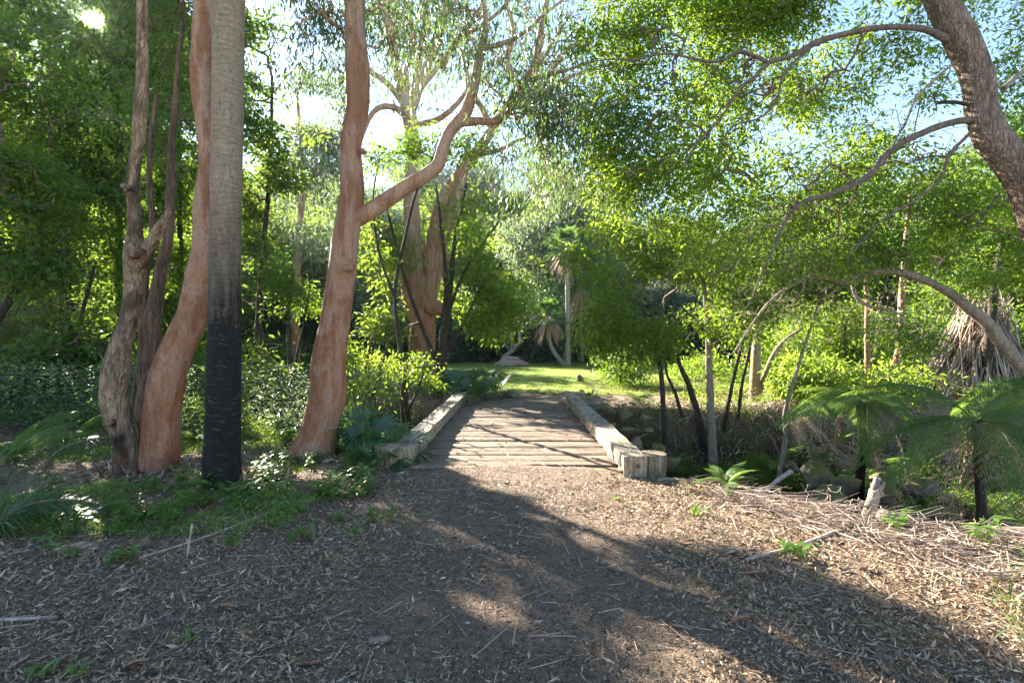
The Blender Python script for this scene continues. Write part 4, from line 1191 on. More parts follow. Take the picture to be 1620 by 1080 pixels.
# small trees on the far bank of the creek
FB = [
 (11.2, [[(1126, 705, 14), (1124, 660, 12), (1122, 610, 11), (1121, 560, 11), (1119, 510, 8), (1112, 440, 6), (1100, 380, 3)]], 'greybark',
  [(1110, 420, 11, 90, 50, .8, 60), (1150, 500, 10.6, 60, 50, .7, 45)], 'leaf_bright', 'straight grey sapling trunk on the far bank, thickest beside the lawn edge'),
 (10.9, [[(1050, 690, 9), (1048, 650, 8), (1046, 600, 8), (1040, 540, 6), (1020, 470, 4)]], 'darkbark',
  [(990, 440, 10.8, 70, 50, .7, 60), (950, 520, 10.6, 40, 55, .5, 45), (1015, 530, 10.6, 60, 50, .6, 45), (1080, 500, 10.8, 50, 50, .6, 40), (930, 400, 11, 40, 40, .5, 20)], 'leaf_bright', 'bright leafy tree on the far bank nearest the bridge'),
 (11.4, [[(1106, 672, 12), (1100, 640, 10), (1088, 605, 9), (1074, 575, 7), (1062, 530, 5), (1050, 480, 3)], [(1080, 660, 6), (1068, 620, 5), (1056, 595, 4), (1050, 560, 3)]], 'darkbark',
  [(1050, 390, 11.4, 80, 60, .8, 70), (980, 360, 11.4, 60, 50, .8, 40)], 'leaf_bright', 'dark leaning twin stems on the far bank between two upright saplings'),
 (13.2, [[(1192, 640, 20), (1196, 600, 16), (1198, 550, 14), (1203, 500, 12), (1208, 430, 9), (1212, 350, 6)], [(1196, 640, 8), (1215, 580, 7), (1240, 540, 6), (1270, 520, 4)]], 'tan',
  [(1210, 370, 13, 90, 80, 1.2, 100), (1280, 470, 13, 70, 50, 1, 70)], 'leaf_mid', 'pale sunlit tan trunk at the back of the far bank'),
 (11.8, [[(1150, 655, 6), (1160, 600, 5), (1172, 550, 5), (1185, 510, 4), (1190, 440, 3)], [(1168, 660, 6), (1173, 610, 5), (1186, 550, 4), (1196, 480, 3)]], 'darkbark',
  [(1180, 480, 11.6, 60, 60, .9, 70)], 'leaf_mid', 'pair of thin dark poles leaning together on the far bank'),
 (9.9, [[(1238, 722, 8), (1243, 690, 7), (1240, 660, 6), (1247, 630, 6), (1258, 595, 5), (1270, 555, 5), (1284, 515, 4), (1300, 470, 3)]], 'greybark',
  [(1300, 440, 9.8, 70, 50, .8, 70), (1400, 540, 10, 60, 40, .8, 50)], 'leaf_dark', 'thin kinked grey sapling leaning out over the creek'),
 (14.5, [[(1418, 600, 14), (1424, 540, 12), (1428, 480, 11), (1432, 400, 8), (1440, 300, 5)]], 'limb',
  [(1440, 330, 14.5, 110, 90, 1.5, 110), (1350, 380, 14.5, 80, 80, 1.2, 70)], 'leaf_mid', 'reddish trunk in the scrub behind the tree fern'),
 (13.8, [[(1372, 600, 9), (1370, 540, 8), (1372, 480, 7), (1366, 400, 5)]], 'gum_pink',
  [(1370, 300, 14, 80, 60, 1.2, 60)], 'leaf_gum', 'thin pale trunk in the scrub left of the reddish trunk'),
 (13.5, [[(1560, 640, 16), (1566, 540, 14), (1572, 460, 11), (1590, 360, 8)]], 'darkbark',
  [(1570, 280, 13.5, 110, 110, 1.3, 150), (1500, 440, 13, 70, 60, 1, 70)], 'leaf_mid', 'dark trunk behind the tall heap of dry sticks'),
]
for k, (Yd, stems, bk, blobs, lm, lab) in enumerate(FB):
    tree('bank_tree', lab, 'tree', Yd, stems, M[bk], blobs, M[lm], seed=90 + k, nl=26, spread=.17, L=.105, W=.04, group='small trees on the far creek bank', tip_r=.003, gap=(1.2, -.1), bend=.13)

# scrub beyond the creek, lit from behind
for k, (px, py, Yd, rx, rz, n, lm, lab) in enumerate((
        (1290, 600, 13.0, 80, 35, 100, 'leaf_yellow', 'yellow-green sunlit bush behind the tree fern crown'),
        (1400, 610, 13.2, 70, 40, 80, 'leaf_yellow', 'sunlit bush at the left foot of the dry stick heap'),
        (1245, 560, 16.0, 70, 45, 80, 'leaf_bright', 'bright bush beyond the pale tan trunk'),
        (1340, 520, 16.5, 90, 55, 110, 'leaf_bright', 'taller bright bush in the middle of the far scrub'),
        (1480, 540, 16.0, 80, 60, 100, 'leaf_mid', 'green bush behind the arching grey trunk'),
        (1600, 560, 15.0, 60, 80, 100, 'leaf_mid', 'green bush beyond the dry stick heap at the edge'),
        (985, 575, 17.0, 45, 30, 60, 'leaf_mid', 'low bush on the lawn edge right of the far kerb end'),
        (1120, 590, 19.0, 60, 30, 60, 'leaf_bright', 'low bright bush on the lawn behind the bank saplings'))):
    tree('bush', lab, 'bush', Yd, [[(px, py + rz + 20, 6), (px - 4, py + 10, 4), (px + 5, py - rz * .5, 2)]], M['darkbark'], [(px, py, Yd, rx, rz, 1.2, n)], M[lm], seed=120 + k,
         nl=28, spread=.2, L=.12, W=.048, tip_r=.005, gap=(1.3, -.15), carve=False)

# ------------------------------------------------------------------ woods behind the lawn and at the sides
HG = 'trees of the wooded slope'
protos = [
    proto_tree('slope_tree', 'x', HG, 11, 3.4, 7.5, M['leaf_hill'], M['gum_pink'], 201, n=300, style='droop', W=.09, L=.32),
    proto_tree('slope_tree', 'x', HG, 9, 3.0, 5.5, M['leaf_mid'], M['darkbark'], 202, n=330),
    proto_tree('slope_tree', 'x', HG, 10, 3.2, 6.0, M['leaf_dark'], M['darkbark'], 203, n=340),
    proto_tree('slope_tree', 'x', HG, 12, 3.2, 8.5, M['leaf_grey'], M['greybark'], 204, n=300, style='droop', W=.08, L=.3),
    proto_tree('slope_tree', 'x', HG, 8, 2.8, 4.5, M['leaf_bright'], M['darkbark'], 205, n=320),
]
SLOPE_LABEL = {
    'near': ['grey-green gum on the slope right behind the dark bushes of the lawn edge', 'mid green round-topped tree right behind the lawn edge bushes', 'dark green tree right behind the lawn edge bushes',
             'blue-grey drooping gum right behind the lawn edge bushes', 'bright green low tree right behind the lawn edge bushes'],
    'far': ['grey-green gum high on the wooded slope', 'mid green round-topped tree high on the wooded slope', 'dark green tree high on the wooded slope', 'blue-grey drooping gum high on the wooded slope', 'bright green tree high on the wooded slope'],
    'west': ['grey-green gum in the wood left of the gully', 'mid green tree in the wood left of the gully', 'dark green tree in the wood left of the gully', 'blue-grey gum in the wood left of the gully', 'bright green tree in the wood left of the gully'],
    'east': ['grey-green gum in the wood beyond the tree ferns', 'mid green tree in the wood beyond the tree ferns', 'dark green tree in the wood beyond the tree ferns', 'blue-grey gum in the wood beyond the tree ferns', 'bright green tree in the wood beyond the tree ferns'],
}
used = [False] * 5
def place_slope(kind, x, y, s, where, R):
    lab = SLOPE_LABEL[where][kind]
    z = hz(x, y)
    if not used[kind]:
        used[kind] = True
        o = protos[kind]; o.location = (x, y, z); o.rotation_euler = (0, 0, R.uniform(0, 6.28)); o.scale = (s, s, s); o['label'] = lab
    else:
        dup(protos[kind], (x, y, z), R.uniform(0, 6.28), s, lab, HG)
R = np.random.default_rng(77)
def scatter(n, box_, mind, R):
    pts = []
    tries = 0
    while len(pts) < n and tries < 20000:
        tries += 1
        x, y = R.uniform(box_[0], box_[1]), R.uniform(box_[2], box_[3])
        if abs(x) > y * 1.08 + 4: continue
        if all((x - a) ** 2 + (y - b) ** 2 > mind ** 2 for a, b in pts): pts.append((x, y))
    return pts
for x, y in scatter(34, (-34, 38, 35, 48), 3.6, R):
    k_ = int(R.choice(5, p=[.2, .25, .25, .15, .15])); s_ = R.uniform(.6, .95)
    while s_ > .32 and (shades(x, y, hz(x, y), [11, 9, 10, 12, 8][k_] * s_, 2.6 * s_) > .04 or shades(x, y, hz(x, y), [11, 9, 10, 12, 8][k_] * s_, 2.6 * s_, LAWN_PTS) > .03): s_ -= .05
    place_slope(k_, x, y, s_, 'near', R)
for x, y in scatter(58, (-70, 75, 50, 84), 5.5, R):
    place_slope(int(R.choice(5, p=[.35, .15, .15, .25, .1])), x, y, R.uniform(.8, 1.15), 'far', R)
for x, y in scatter(26, (-34, -11.5, 15.5, 34), 2.9, R):
    k_ = int(R.choice(5, p=[.1, .3, .4, .1, .1])); s_ = R.uniform(.75, 1.2)
    while shades(x, y, hz(x, y), [11, 9, 10, 12, 8][k_] * s_, 2.6 * s_) > .04 and s_ > .35: s_ -= .05
    if s_ > .38: place_slope(k_, x, y, s_, 'west', R)
for x, y in scatter(18, (17.5, 38, 15, 34), 3.4, R):
    place_slope(int(R.choice(5, p=[.25, .25, .1, .2, .2])), x, y, R.uniform(.7, 1.0), 'east', R)

for x, y in scatter(34, (-40, 8, 50, 66), 3.2, R):
    k_ = int(R.choice([0, 1, 3, 4])); s_ = R.uniform(1.25, 1.6)
    while s_ > .5 and shades(x, y, hz(x, y), [11, 9, 10, 12, 8][k_] * s_, 2.6 * s_, LAWN_PTS) > .02: s_ -= .05
    place_slope(k_, x, y, s_, 'far', R)
# dark bushes along the far lawn edge
def proto_bush(label, group, leafm, seed, r=1.6, h=2.6, n=150, L=.16, W=.07, nl=30, spread=.3):
    R = np.random.default_rng(seed)
    root = thing('bush', label, 'bush', (0, 0, 0), group)
    A = Acc()
    nd = []
    for i in range(6):
        a = R.uniform(0, 6.28); k = R.uniform(.2, .7) * r
        nd.append(tube(A, np.array([[0, 0, -.2, .04], [k * .5 * math.cos(a), k * .5 * math.sin(a), h * .35, .025], [k * math.cos(a), k * math.sin(a), h * .7, .01]]), segs=5, step=.3)[:, :3])
    A.obj('stem', M['darkbark'], root)
    u = norm(R.normal(size=(n, 3))) * R.uniform(0, 1, (n, 1)) ** (1 / 2.5)
    T = u * [r, r, h * .55] + [0, 0, h * .5]
    T = T[(T[:, 2] > .1)]
    T *= (1 + .22 * noise3(T + seed, .9))[:, None]
    X, par, idx, load, tip = grow(np.vstack(nd), T, R)
    A = Acc(); rad = .006 * np.maximum(load, 1) ** .4; nn = len(np.vstack(nd)); pr = par[idx]
    frusta(A, X[pr], X[idx], rad[idx], rad[idx] * .8, 3)
    B = Acc()
    k = R.poisson(nl, len(T)) + 2; ti = np.repeat(np.arange(len(T)), k); N = len(ti)
    off = R.normal(size=(N, 3)) * spread
    leaves(B, T[ti] + off, norm(off) + R.normal(size=(N, 3)) * .5 + [0, 0, -.2], norm(R.normal(size=(N, 3)) * .7 + [0, 0, 1]), L * R.uniform(.6, 1.3, N), W * R.uniform(.7, 1.2, N))
    A.obj2('crown', M['darkbark'], B, leafm, root)
    return root
BL = 'dark blue-green bush in the row closing off the far side of the lawn'
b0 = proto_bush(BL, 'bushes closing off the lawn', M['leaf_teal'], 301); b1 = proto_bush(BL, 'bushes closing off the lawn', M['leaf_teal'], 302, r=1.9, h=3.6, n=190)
first = [True, True]
for i in range(34):
    x = -16 + i * 1.12 + R.uniform(-.3, .3); y = 30.6 + R.uniform(-.6, 2.6) + .03 * x
    k = i % 2; s = R.uniform(.8, 1.25)
    if 1.5 < x < 3.2: y += 1.4
    b = (b0, b1)[k]
    if first[k]:
        first[k] = False; b.location = (x, y, hz(x, y)); b.scale = (s, s, s)
    else:
        dup(b, (x, y, hz(x, y)), R.uniform(0, 6.28), s)

# ------------------------------------------------------------------ palms and dead wood on the lawn
def fan_leaf(A, base, d, up, petiole, rad, nseg, R, spanr=2.6, W=.05, droop=.25):
    d = norm(np.asarray(d, float)); s = norm(np.cross(d, up)); n = np.cross(s, d)
    c = base + d * petiole + np.array([0, 0, -.12 * petiole])
    tube(A, np.array([[*base, .007 * rad / .45], [*((base + c) / 2 + [0, 0, .03]), .006 * rad / .45], [*c, .004 * rad / .45]]), segs=5, step=.2)
    a = np.linspace(-spanr, spanr, nseg)
    dirs = d[None] * np.cos(a)[:, None] + s[None] * np.sin(a)[:, None] + n[None] * .18
    side = -d[None] * np.sin(a)[:, None] + s[None] * np.cos(a)[:, None]
    Ls = rad * (1 - .28 * (np.abs(a) / spanr) ** 2) * R.uniform(.9, 1.05, nseg)
    blades(A, np.repeat(c[None], nseg, 0), dirs, Ls, np.full(nseg, W), R.uniform(droop * .6, droop * 1.4, nseg), 5, side=side, wprof=[.25, .8, 1.0, .7, .4, .04])

def far_palm(label, path, Yd, top_crown, seed, r_crown=1.0, lm='fan'):
    R = np.random.default_rng(seed)
    s = stem_pts(path, Yd)
    root = thing('palm_tree', label, 'palm', (s[0, 0], s[0, 1], hz(s[0, 0], s[0, 1])), 'palms at the far side of the lawn')
    A = Acc(); tube(A, s, segs=12, rough=.05, step=.15, flute=.2); A.obj('trunk', M['palmfar'], root)
    top = s[-1, :3]
    A = Acc()
    k = 170
    a = R.uniform(0, 6.28, k); dd = np.stack([np.cos(a) * .6, np.sin(a) * .6, -R.uniform(.3, 1.3, k)], 1)
    blades(A, top + np.stack([np.cos(a) * .12, np.sin(a) * .12, R.uniform(-.25, .25, k)], 1), dd, R.uniform(.5, 1.15, k) * r_crown, R.uniform(.03, .09, k), np.full(k, .3), 3, roll=R.normal(0, .6, k))
    A.obj('skirt', M['deadfrond'], root, smooth=False)
    for i in range(20):
        az = i * 2.4; el = R.uniform(-.35, 1.35)
        A = Acc()
        fan_leaf(A, top + [0, 0, .2], [math.cos(az) * math.cos(el), math.sin(az) * math.cos(el), math.sin(el)], [0, 0, 1.001], .75 * r_crown, .75 * r_crown, 18, R, 2.2, .09 * r_crown, .45)
        A.obj('fan_leaf', M[lm], root)
far_palm('palm with a trunk curving out along the lawn and up, brown skirt of dead fronds', [(899, 580, 8), (893, 575, 8), (884, 566, 7), (876, 555, 7), (870, 540, 6.5), (868, 522, 6), (868, 506, 6)], 27.8, None, 401, .92)
far_palm('straight pale palm trunk standing beside the curved palm', [(899, 582, 9), (899, 575, 8), (898, 530, 7.5), (898, 480, 7.5), (899, 430, 7), (900, 398, 6.5)], 27.6, None, 402, 1.15)
far_palm('slimmer straight palm trunk to the right of the curved pair', [(921, 572, 6), (920, 540, 5.5), (919, 500, 5.5), (920, 462, 5)], 30, None, 403, 1.1)
tree('dead_tree', 'leaning reddish brown dead trunk with a bare pale limb behind the straight palm', 'tree', 28.6,
     [[(888, 580, 9), (895, 560, 9), (902, 525, 8), (910, 495, 7), (914, 488, 5)], [(908, 500, 5), (920, 492, 4), (935, 488, 3), (950, 487, 2)]], M['stringy'], [], None, seed=410)
tree('fallen_tree', 'bare bleached dead branches of a fallen tree at the back of the lawn', 'tree', 28,
     [[(796, 566, 7), (806, 558, 7), (817, 548, 6), (825, 540, 5), (822, 525, 4), (830, 515, 3), (842, 503, 3), (856, 498, 2)], [(808, 556, 5), (810, 545, 4), (811, 530, 4), (809, 520, 3)],
      [(815, 548, 4), (806, 530, 3), (797, 520, 2)], [(808, 556, 4), (800, 545, 3), (795, 530, 2)]], M['stump'], [], None, seed=411)
A = Acc(); R = np.random.default_rng(412)
n = 260; c = P(809, 570, 27.4); a = R.uniform(0, 6.28, n); rr = R.uniform(0, .75, n)
q = np.stack([c[0] + rr * np.cos(a), c[1] + rr * np.sin(a) * .7, .05 + .45 * (1 - rr / .8) * R.uniform(.2, 1, n)], 1)
a2 = R.normal(0, .8, n) + .3
frusta(A, q - np.stack([np.cos(a2), 0 * a2, np.sin(a2) * .3], 1) * .28, q + np.stack([np.cos(a2), 0 * a2, np.sin(a2) * .3], 1) * .28, np.full(n, .03), np.full(n, .02), 4)
tag(A.obj('branch_heap', M['pinktwig'], origin=tuple(c)), 'heap of cut pinkish branches on the lawn under the bleached fallen tree', 'wood heap')

# tall conical heap of dry sticks
c = P(1545, 645, 14.3); gz = hz(c[0], c[1])
A = Acc(); R = np.random.default_rng(420); n = 420
a = R.uniform(0, 6.28, n); r0 = R.uniform(.5, 1.75, n); H = 2.9
B_ = np.stack([c[0] + r0 * np.cos(a), c[1] + r0 * np.sin(a), gz + R.uniform(0, .5, n)], 1)
T_ = np.stack([c[0] + .12 + R.normal(0, .3, n), c[1] + R.normal(0, .3, n), gz + R.uniform(1.4, H, n)], 1)
frusta(A, B_, T_, R.uniform(.008, .028, n), R.uniform(.004, .016, n), 5)
n = 500; a = R.uniform(0, 6.28, n); zz = R.uniform(.2, 2.7, n); rr = 1.5 * (1 - zz / 3.2)
pp = np.stack([c[0] + rr * np.cos(a), c[1] + rr * np.sin(a), gz + zz], 1)
blades(A, pp, np.stack([np.cos(a) * .5, np.sin(a) * .5, -np.ones(n)], 1), R.uniform(.3, .8, n), R.uniform(.01, .03, n), np.full(n, .1), 3)
tag(A.obj('stick_heap', M['drytwig'], origin=(c[0], c[1], gz)), 'tall conical heap of pale dry sticks under the arching grey trunk', 'stick heap')

# ------------------------------------------------------------------ ferns
def frond_mesh(name, seed, L=1.5, n=34, pl=.36, droop=.5, mat='fern', pinn=15):
    """a twice-divided fern frond along +X"""
    R = np.random.default_rng(seed)
    A = Acc()
    t = np.linspace(0, 1, 14)
    c = np.stack([L * t, 0 * t, L * (.42 * t - droop * t ** 2)], 1)
    c[:, 1] += .03 * L * np.sin(t * 3 + seed)
    tube(A, np.column_stack([c, .009 * (1 - t * .9)]), segs=5, step=.2)
    tt = np.linspace(.14, .99, n)
    base = np.stack([np.interp(tt, t, c[:, j]) for j in range(3)], 1)
    tan = norm(np.stack([np.interp(tt, t, np.gradient(c[:, j])) for j in range(3)], 1))
    PP, DD, NN, LL, WW = [], [], [], [], []
    for sg in (-1, 1):
        for i in range(n):
            l = pl * math.sin(math.pi * min(1, .18 + tt[i] * .86)) ** .8 * L / 1.5 + .02
            sd = norm(np.cross(tan[i], [0, 0, 1.])) * sg
            dr = norm(sd + tan[i] * .35 + np.array([0, 0, -.12 + R.normal() * .06]))
            m = pinn
            u = np.linspace(.08, 1, m)
            pc = base[i] + dr * l * u[:, None] + np.array([0, 0, -.22 * l]) * (u ** 2)[:, None]
            frusta(A, pc[:-1], pc[1:], np.full(m - 1, .0018), np.full(m - 1, .0014), 3)
            nn_ = np.cross(dr, tan[i]) * (1 if np.cross(dr, tan[i])[2] > 0 else -1)
            for s2 in (-1, 1):
                pd = norm(tan[i] * s2 + dr * .45)
                PP.append(pc); DD.append(np.repeat(pd[None], m, 0)); NN.append(np.repeat(nn_[None], m, 0) + R.normal(size=(m, 3)) * .15)
                pln = (.045 * L / 1.5) * (1 - .75 * u) * R.uniform(.6, 1.1, m) + .006
                LL.append(pln); WW.append(pln * .38 + .003)
    leaves(A, np.vstack(PP), np.vstack(DD), np.vstack(NN), np.concatenate(LL), np.concatenate(WW), .08)
    return A.mesh(name, M[mat])
FR = [frond_mesh('frond', 1, droop=.75, pl=.28), frond_mesh('frond', 2, droop=.95, pl=.3), frond_mesh('frond', 3, droop=.6, pl=.26)]
FRD = [frond_mesh('dead_frond', 4, droop=1.3, mat='deadfrond', n=20, pl=.2, pinn=7)]
def fern(name, label, x, y, z, topz, nfr, s, seed, group=None, azs=None, dead=0, tm='char', trunk_r=.07, tilt=(-.35, .5), lean=(0, 0)):
    R = np.random.default_rng(seed)
    root = thing(name, label, 'tree fern' if topz - z > .3 else 'fern', (x, y, z), group)
    tx, ty = x + lean[0], y + lean[1]
    if topz - z > .3:
        A = Acc(); tube(A, np.array([[x, y, z - .15, trunk_r * 1.8], [x, y, z + .12, trunk_r * 1.25], [(x + tx) / 2 + .03, (y + ty) / 2, (z + topz) / 2, trunk_r], [tx, ty, topz, trunk_r * .95]]), segs=16, rough=.07, freq=4, step=.06)
        A.obj('trunk', M[tm], root)
    for i in range(nfr + dead):
        dd = i >= nfr
        o = link(bpy.data.objects.new('dead_frond' if dd else 'frond', FRD[0] if dd else FR[i % 3]))
        o.parent = root
        o.location = (tx - x, ty - y, topz - z)
        az = azs[i] if azs and i < len(azs) else i * 2.4 + R.uniform(-.3, .3)
        o.rotation_euler = (R.normal(0, .3), R.uniform(*tilt) if not dd else .5, az)
        k = s * R.uniform(.65, 1.12); o.scale = (k, k * R.uniform(.75, 1.1), k * R.uniform(.7, 1.5))
    return root
def top(px, py, Y): return P(px, py, Y)[2]
c = P(1360, 765, 9.2); z0 = hz(c[0], c[1])
fern('tree_fern', 'tree fern with slim charred black trunk rising from the creek rocks', c[0], c[1], min(z0, c[2]), top(1360, 634, 9.2), 15, .95, 501, dead=5, tilt=(-.25, .25))
c = P(1545, 700, 6.9); z0 = hz(c[0], c[1])
fern('tree_fern', 'wide tree fern with long green fronds drooping over the creek at the right edge', c[0], c[1], z0, top(1540, 668, 6.9), 10, 1.15, 502, dead=9, tm='stringy', tilt=(-.45, .35), trunk_r=.06)
c = P(1660, 640, 8.3)
fern('tree_fern', 'second tree fern behind the drooping one, half cut by the right edge', c[0], c[1], hz(c[0], c[1]), top(1650, 610, 8.3), 13, 1.1, 503, dead=3, tilt=(-.2, .4))
for k, (px, py, Yd, s, lab) in enumerate((
        (1172, 752, 7.6, .5, 'small bright fern in the creek bed in front of the far bank saplings'), (1225, 775, 7.2, .42, 'small fern low in the gully left of the mossy boulders'),
        (1255, 800, 6.4, .48, 'dark green fern at the near side of the mossy boulders'), (1150, 815, 5.7, .24, 'fern tucked under the bank beside the sandstone block'),
        (1225, 690, 11.0, .55, 'fern hanging from the lip of the far bank'), (1300, 650, 11.6, .6, 'sunlit fern on the far bank left of the black fern trunk'),
        (1455, 660, 10.5, .7, 'sunlit fern on the far bank right of the black fern trunk'), (1590, 650, 10.0, .6, 'pale green fern at the foot of the dry stick heap'),
        (560, 690, 9.4, .5, 'fern on the gully edge right of the central gum foot'), (455, 690, 9.0, .5, 'fern left of the central gum foot'), (60, 660, 9.6, .7, 'fern in the shaded gully at the far left'),
        (1010, 645, 12.4, .4, 'small fern above the stone wall by the far kerb end'), (1085, 740, 8.6, .45, 'fern in the gully right behind the round post'), (1150, 705, 9.8, .5, 'fern at the foot of the bank below the twin dark poles'), (1330, 715, 10.0, .5, 'fern behind the creek boulders'), (1440, 730, 9.4, .55, 'fern on the far side right of the black fern trunk'), (1060, 700, 10.6, .4, 'fern beside the creek wall stones'), (1480, 800, 6.4, .62, 'low spreading fern in front of the drooping tree fern'), (1575, 815, 5.9, .66, 'low fern at the right edge above the fallen log'), (1440, 770, 7.4, .55, 'low fern between the two dark fern trunks'), (1555, 775, 6.9, .6, 'fern hiding the foot of the drooping tree fern'), (25, 740, 6.9, .6, 'fern at the left edge beyond the sedges'), (120, 715, 8.0, .5, 'fern in the verge left of the gnarled trunk'), (310, 700, 8.4, .45, 'fern between the curved gum and the charred palm'))):
    c = P(px, py, Yd); z0 = hz(c[0], c[1])
    fern('fern', lab, c[0], c[1], z0, z0 + .05, 9, s, 510 + k, 'ferns of the creek banks', tilt=(-1.0, -.3), dead=2 if k in (4, 5) else 0)

for k, (px, py, Yd, s_) in enumerate(((1255, 652, 11.9, .75), (1300, 655, 11.7, .85), (1335, 668, 11.4, .7), (1400, 668, 11.4, .8))):
    c = P(px, py, Yd); R = np.random.default_rng(560 + k); z0 = hz(c[0], c[1])
    root = thing('dead_fern', 'orange-brown dead fern hanging down the far bank, %s counting from the bridge' % ('first', 'second', 'third', 'fourth')[k], 'fern', (c[0], c[1], z0), 'dead ferns on the far bank')
    for i in range(9):
        o = link(bpy.data.objects.new('dead_frond', FRD[0])); o.parent = root; o.location = (R.uniform(-.3, .3), -.1, .3)
        o.rotation_euler = (0, R.uniform(-.3, .5), -math.pi / 2 + R.uniform(-1, 1)); q_ = s_ * R.uniform(.7, 1.1); o.scale = (q_, q_, q_)

# ------------------------------------------------------------------ fan palms, strappy plants, sedges
def fan_palm(label, x, y, z, n, pet, rad, seed, group='young fan palms'):
    R = np.random.default_rng(seed)
    root = thing('fan_palm', label, 'fan palm', (x, y, z), group)
    for i in range(n):
        az = i * 2.4 + R.uniform(-.3, .3); el = R.uniform(.25, 1.2)
        A = Acc()
        fan_leaf(A, np.array([x, y, z]), [math.cos(az) * math.cos(el), math.sin(az) * math.cos(el), math.sin(el)], [0, 0, 1.001], pet * R.uniform(.7, 1.1), rad * R.uniform(.75, 1.1), 30, R, 2.5, .028 * rad / .4, .5)
        A.obj('fan_leaf', M['fan'], root)
    A = Acc()
    k = 14; a = R.uniform(0, 6.28, k)
    blades(A, np.repeat([[x, y, z + .06]], k, 0), np.stack([np.cos(a), np.sin(a), 0 * a + .2], 1), np.full(k, rad * .6), np.full(k, .014), np.full(k, .5), 3)
    A.obj('dead_leaf', M['deadfrond'], root)
    return root
for k, (px, py, Yd, n, pet, rad, lab) in enumerate((
        (604, 700, 7.35, 12, .52, .42, 'young fan palm spreading over the near left kerb end'),
        (588, 735, 6.72, 9, .34, .34, 'small fan palm in front of the round post of the left kerb'),
        (560, 705, 7.9, 8, .5, .42, 'young fan palm just left of the kerb end post'),
        (735, 612, 13.4, 10, .8, .6, 'fan palm clump at the far end of the left kerb'),
        (765, 610, 14.6, 12, .9, .62, 'largest fan palm beside the lawn entrance'),
        (712, 612, 13.8, 8, .7, .5, 'fan palm between the big pale gum and the left kerb'),
        (472, 700, 8.6, 7, .45, .42, 'silvery fan palm left of the central gum foot'),
        (1245, 690, 11.4, 7, .5, .45, 'fan palm on the lip of the far creek bank'),
        (930, 622, 13.9, 5, .3, .22, 'tiny upright palm seedling right of the far kerb end'))):
    c = P(px, py, Yd); z0 = hz(c[0], c[1]); fan_palm(lab, c[0], c[1], z0, n, pet, rad, 600 + k)

def tuft(label, cat, name, L, W, n, seed, mat, droop=.5, spread=.05, up=1.0, K=5):
    R = np.random.default_rng(seed)
    a = R.uniform(0, 6.28, n); A = Acc()
    p = np.stack([np.cos(a), np.sin(a), 0 * a], 1) * R.uniform(0, spread, (n, 1))
    d = np.stack([np.cos(a) * R.uniform(.2, 1, n), np.sin(a) * R.uniform(.2, 1, n), np.full(n, up)], 1)
    blades(A, p, d, L * R.uniform(.5, 1.1, n), W * R.uniform(.7, 1.2, n), R.uniform(droop * .4, droop * 1.5, n), K, roll=R.normal(0, .25, n))
    return tag(A.obj(name, M[mat], origin=(0, 0, 0)), label, cat)
def leafy(label, seed, H=.25, n=14, L=.17, W=.04):
    R = np.random.default_rng(seed); A = Acc()
    k = 4; 
    for j in range(k):
        a = R.uniform(0, 6.28); q = np.array([math.cos(a) * .1, math.sin(a) * .1, H * R.uniform(.6, 1.1)])
        m = n // 2; f = R.uniform(.25, 1, m)[:, None]
        frusta(A, [[0, 0, -.02]], [q], [.003], [.002], 4)
        b = R.uniform(0, 6.28, m)
        blades(A, q * f, np.stack([np.cos(b), np.sin(b), np.full(m, .45)], 1), L * R.uniform(.6, 1.1, m), W * R.uniform(.7, 1.2, m), R.uniform(.2, .7, m), 4, roll=R.normal(0, .2, m))
    return tag(A.obj('leafy_plant', M['strap'], origin=(0, 0, 0)), label, 'plant')
GP = 'leafy plants under the gum trunks'
kinds = [leafy('x', 701), leafy('x', 702, .16, 12, .2, .035), leafy('x', 703, .3, 16, .15, .045), tuft('x', 'plant', 'leafy_plant', .3, .022, 16, 704, 'strap', .6)]
ul = [False] * 4
KN = ['bushy', 'low broad-leaved', 'upright leafy', 'strappy']
R = np.random.default_rng(705)
def put(kind, x, y, s, lab, group=GP):
    z = hz(x, y); o = kinds[kind]
    if not ul[kind]:
        ul[kind] = True; o.location = (x, y, z); o['label'] = lab; o['group'] = group; o.scale = (s, s, s)
    else:
        dup(o, (x, y, z), R.uniform(0, 6.28), s, lab, group)
zones = [((400, 600, 735, 800), 34, 'green plant among those at the foot of the central gum'), ((300, 420, 765, 810), 16, 'green plant at the foot of the charred palm'),
         ((140, 330, 755, 850), 26, 'green plant in front of the gnarled and curved trunks'), ((350, 620, 700, 740), 22, 'green plant close behind the central gum foot'),
         ((0, 200, 780, 900), 12, 'green plant beside the sedges at the far left'), ((420, 620, 800, 860), 8, 'green plant on the left verge of the track')]
for (x0, x1, y0, y1), n, lab in zones:
    for i in range(n):
        px, py = R.uniform(x0, x1), R.uniform(y0, y1)
        Yd = CAM_Z * FPX / (py - 526)
        c = P(px, py, Yd)
        if abs(c[0]) < 1.35 and Yd > 5.9: continue
        k = int(R.choice(4, p=[.35, .25, .2, .2]))
        put(k, c[0], c[1], R.uniform(.45, 1.0), KN[k] + ' ' + lab)
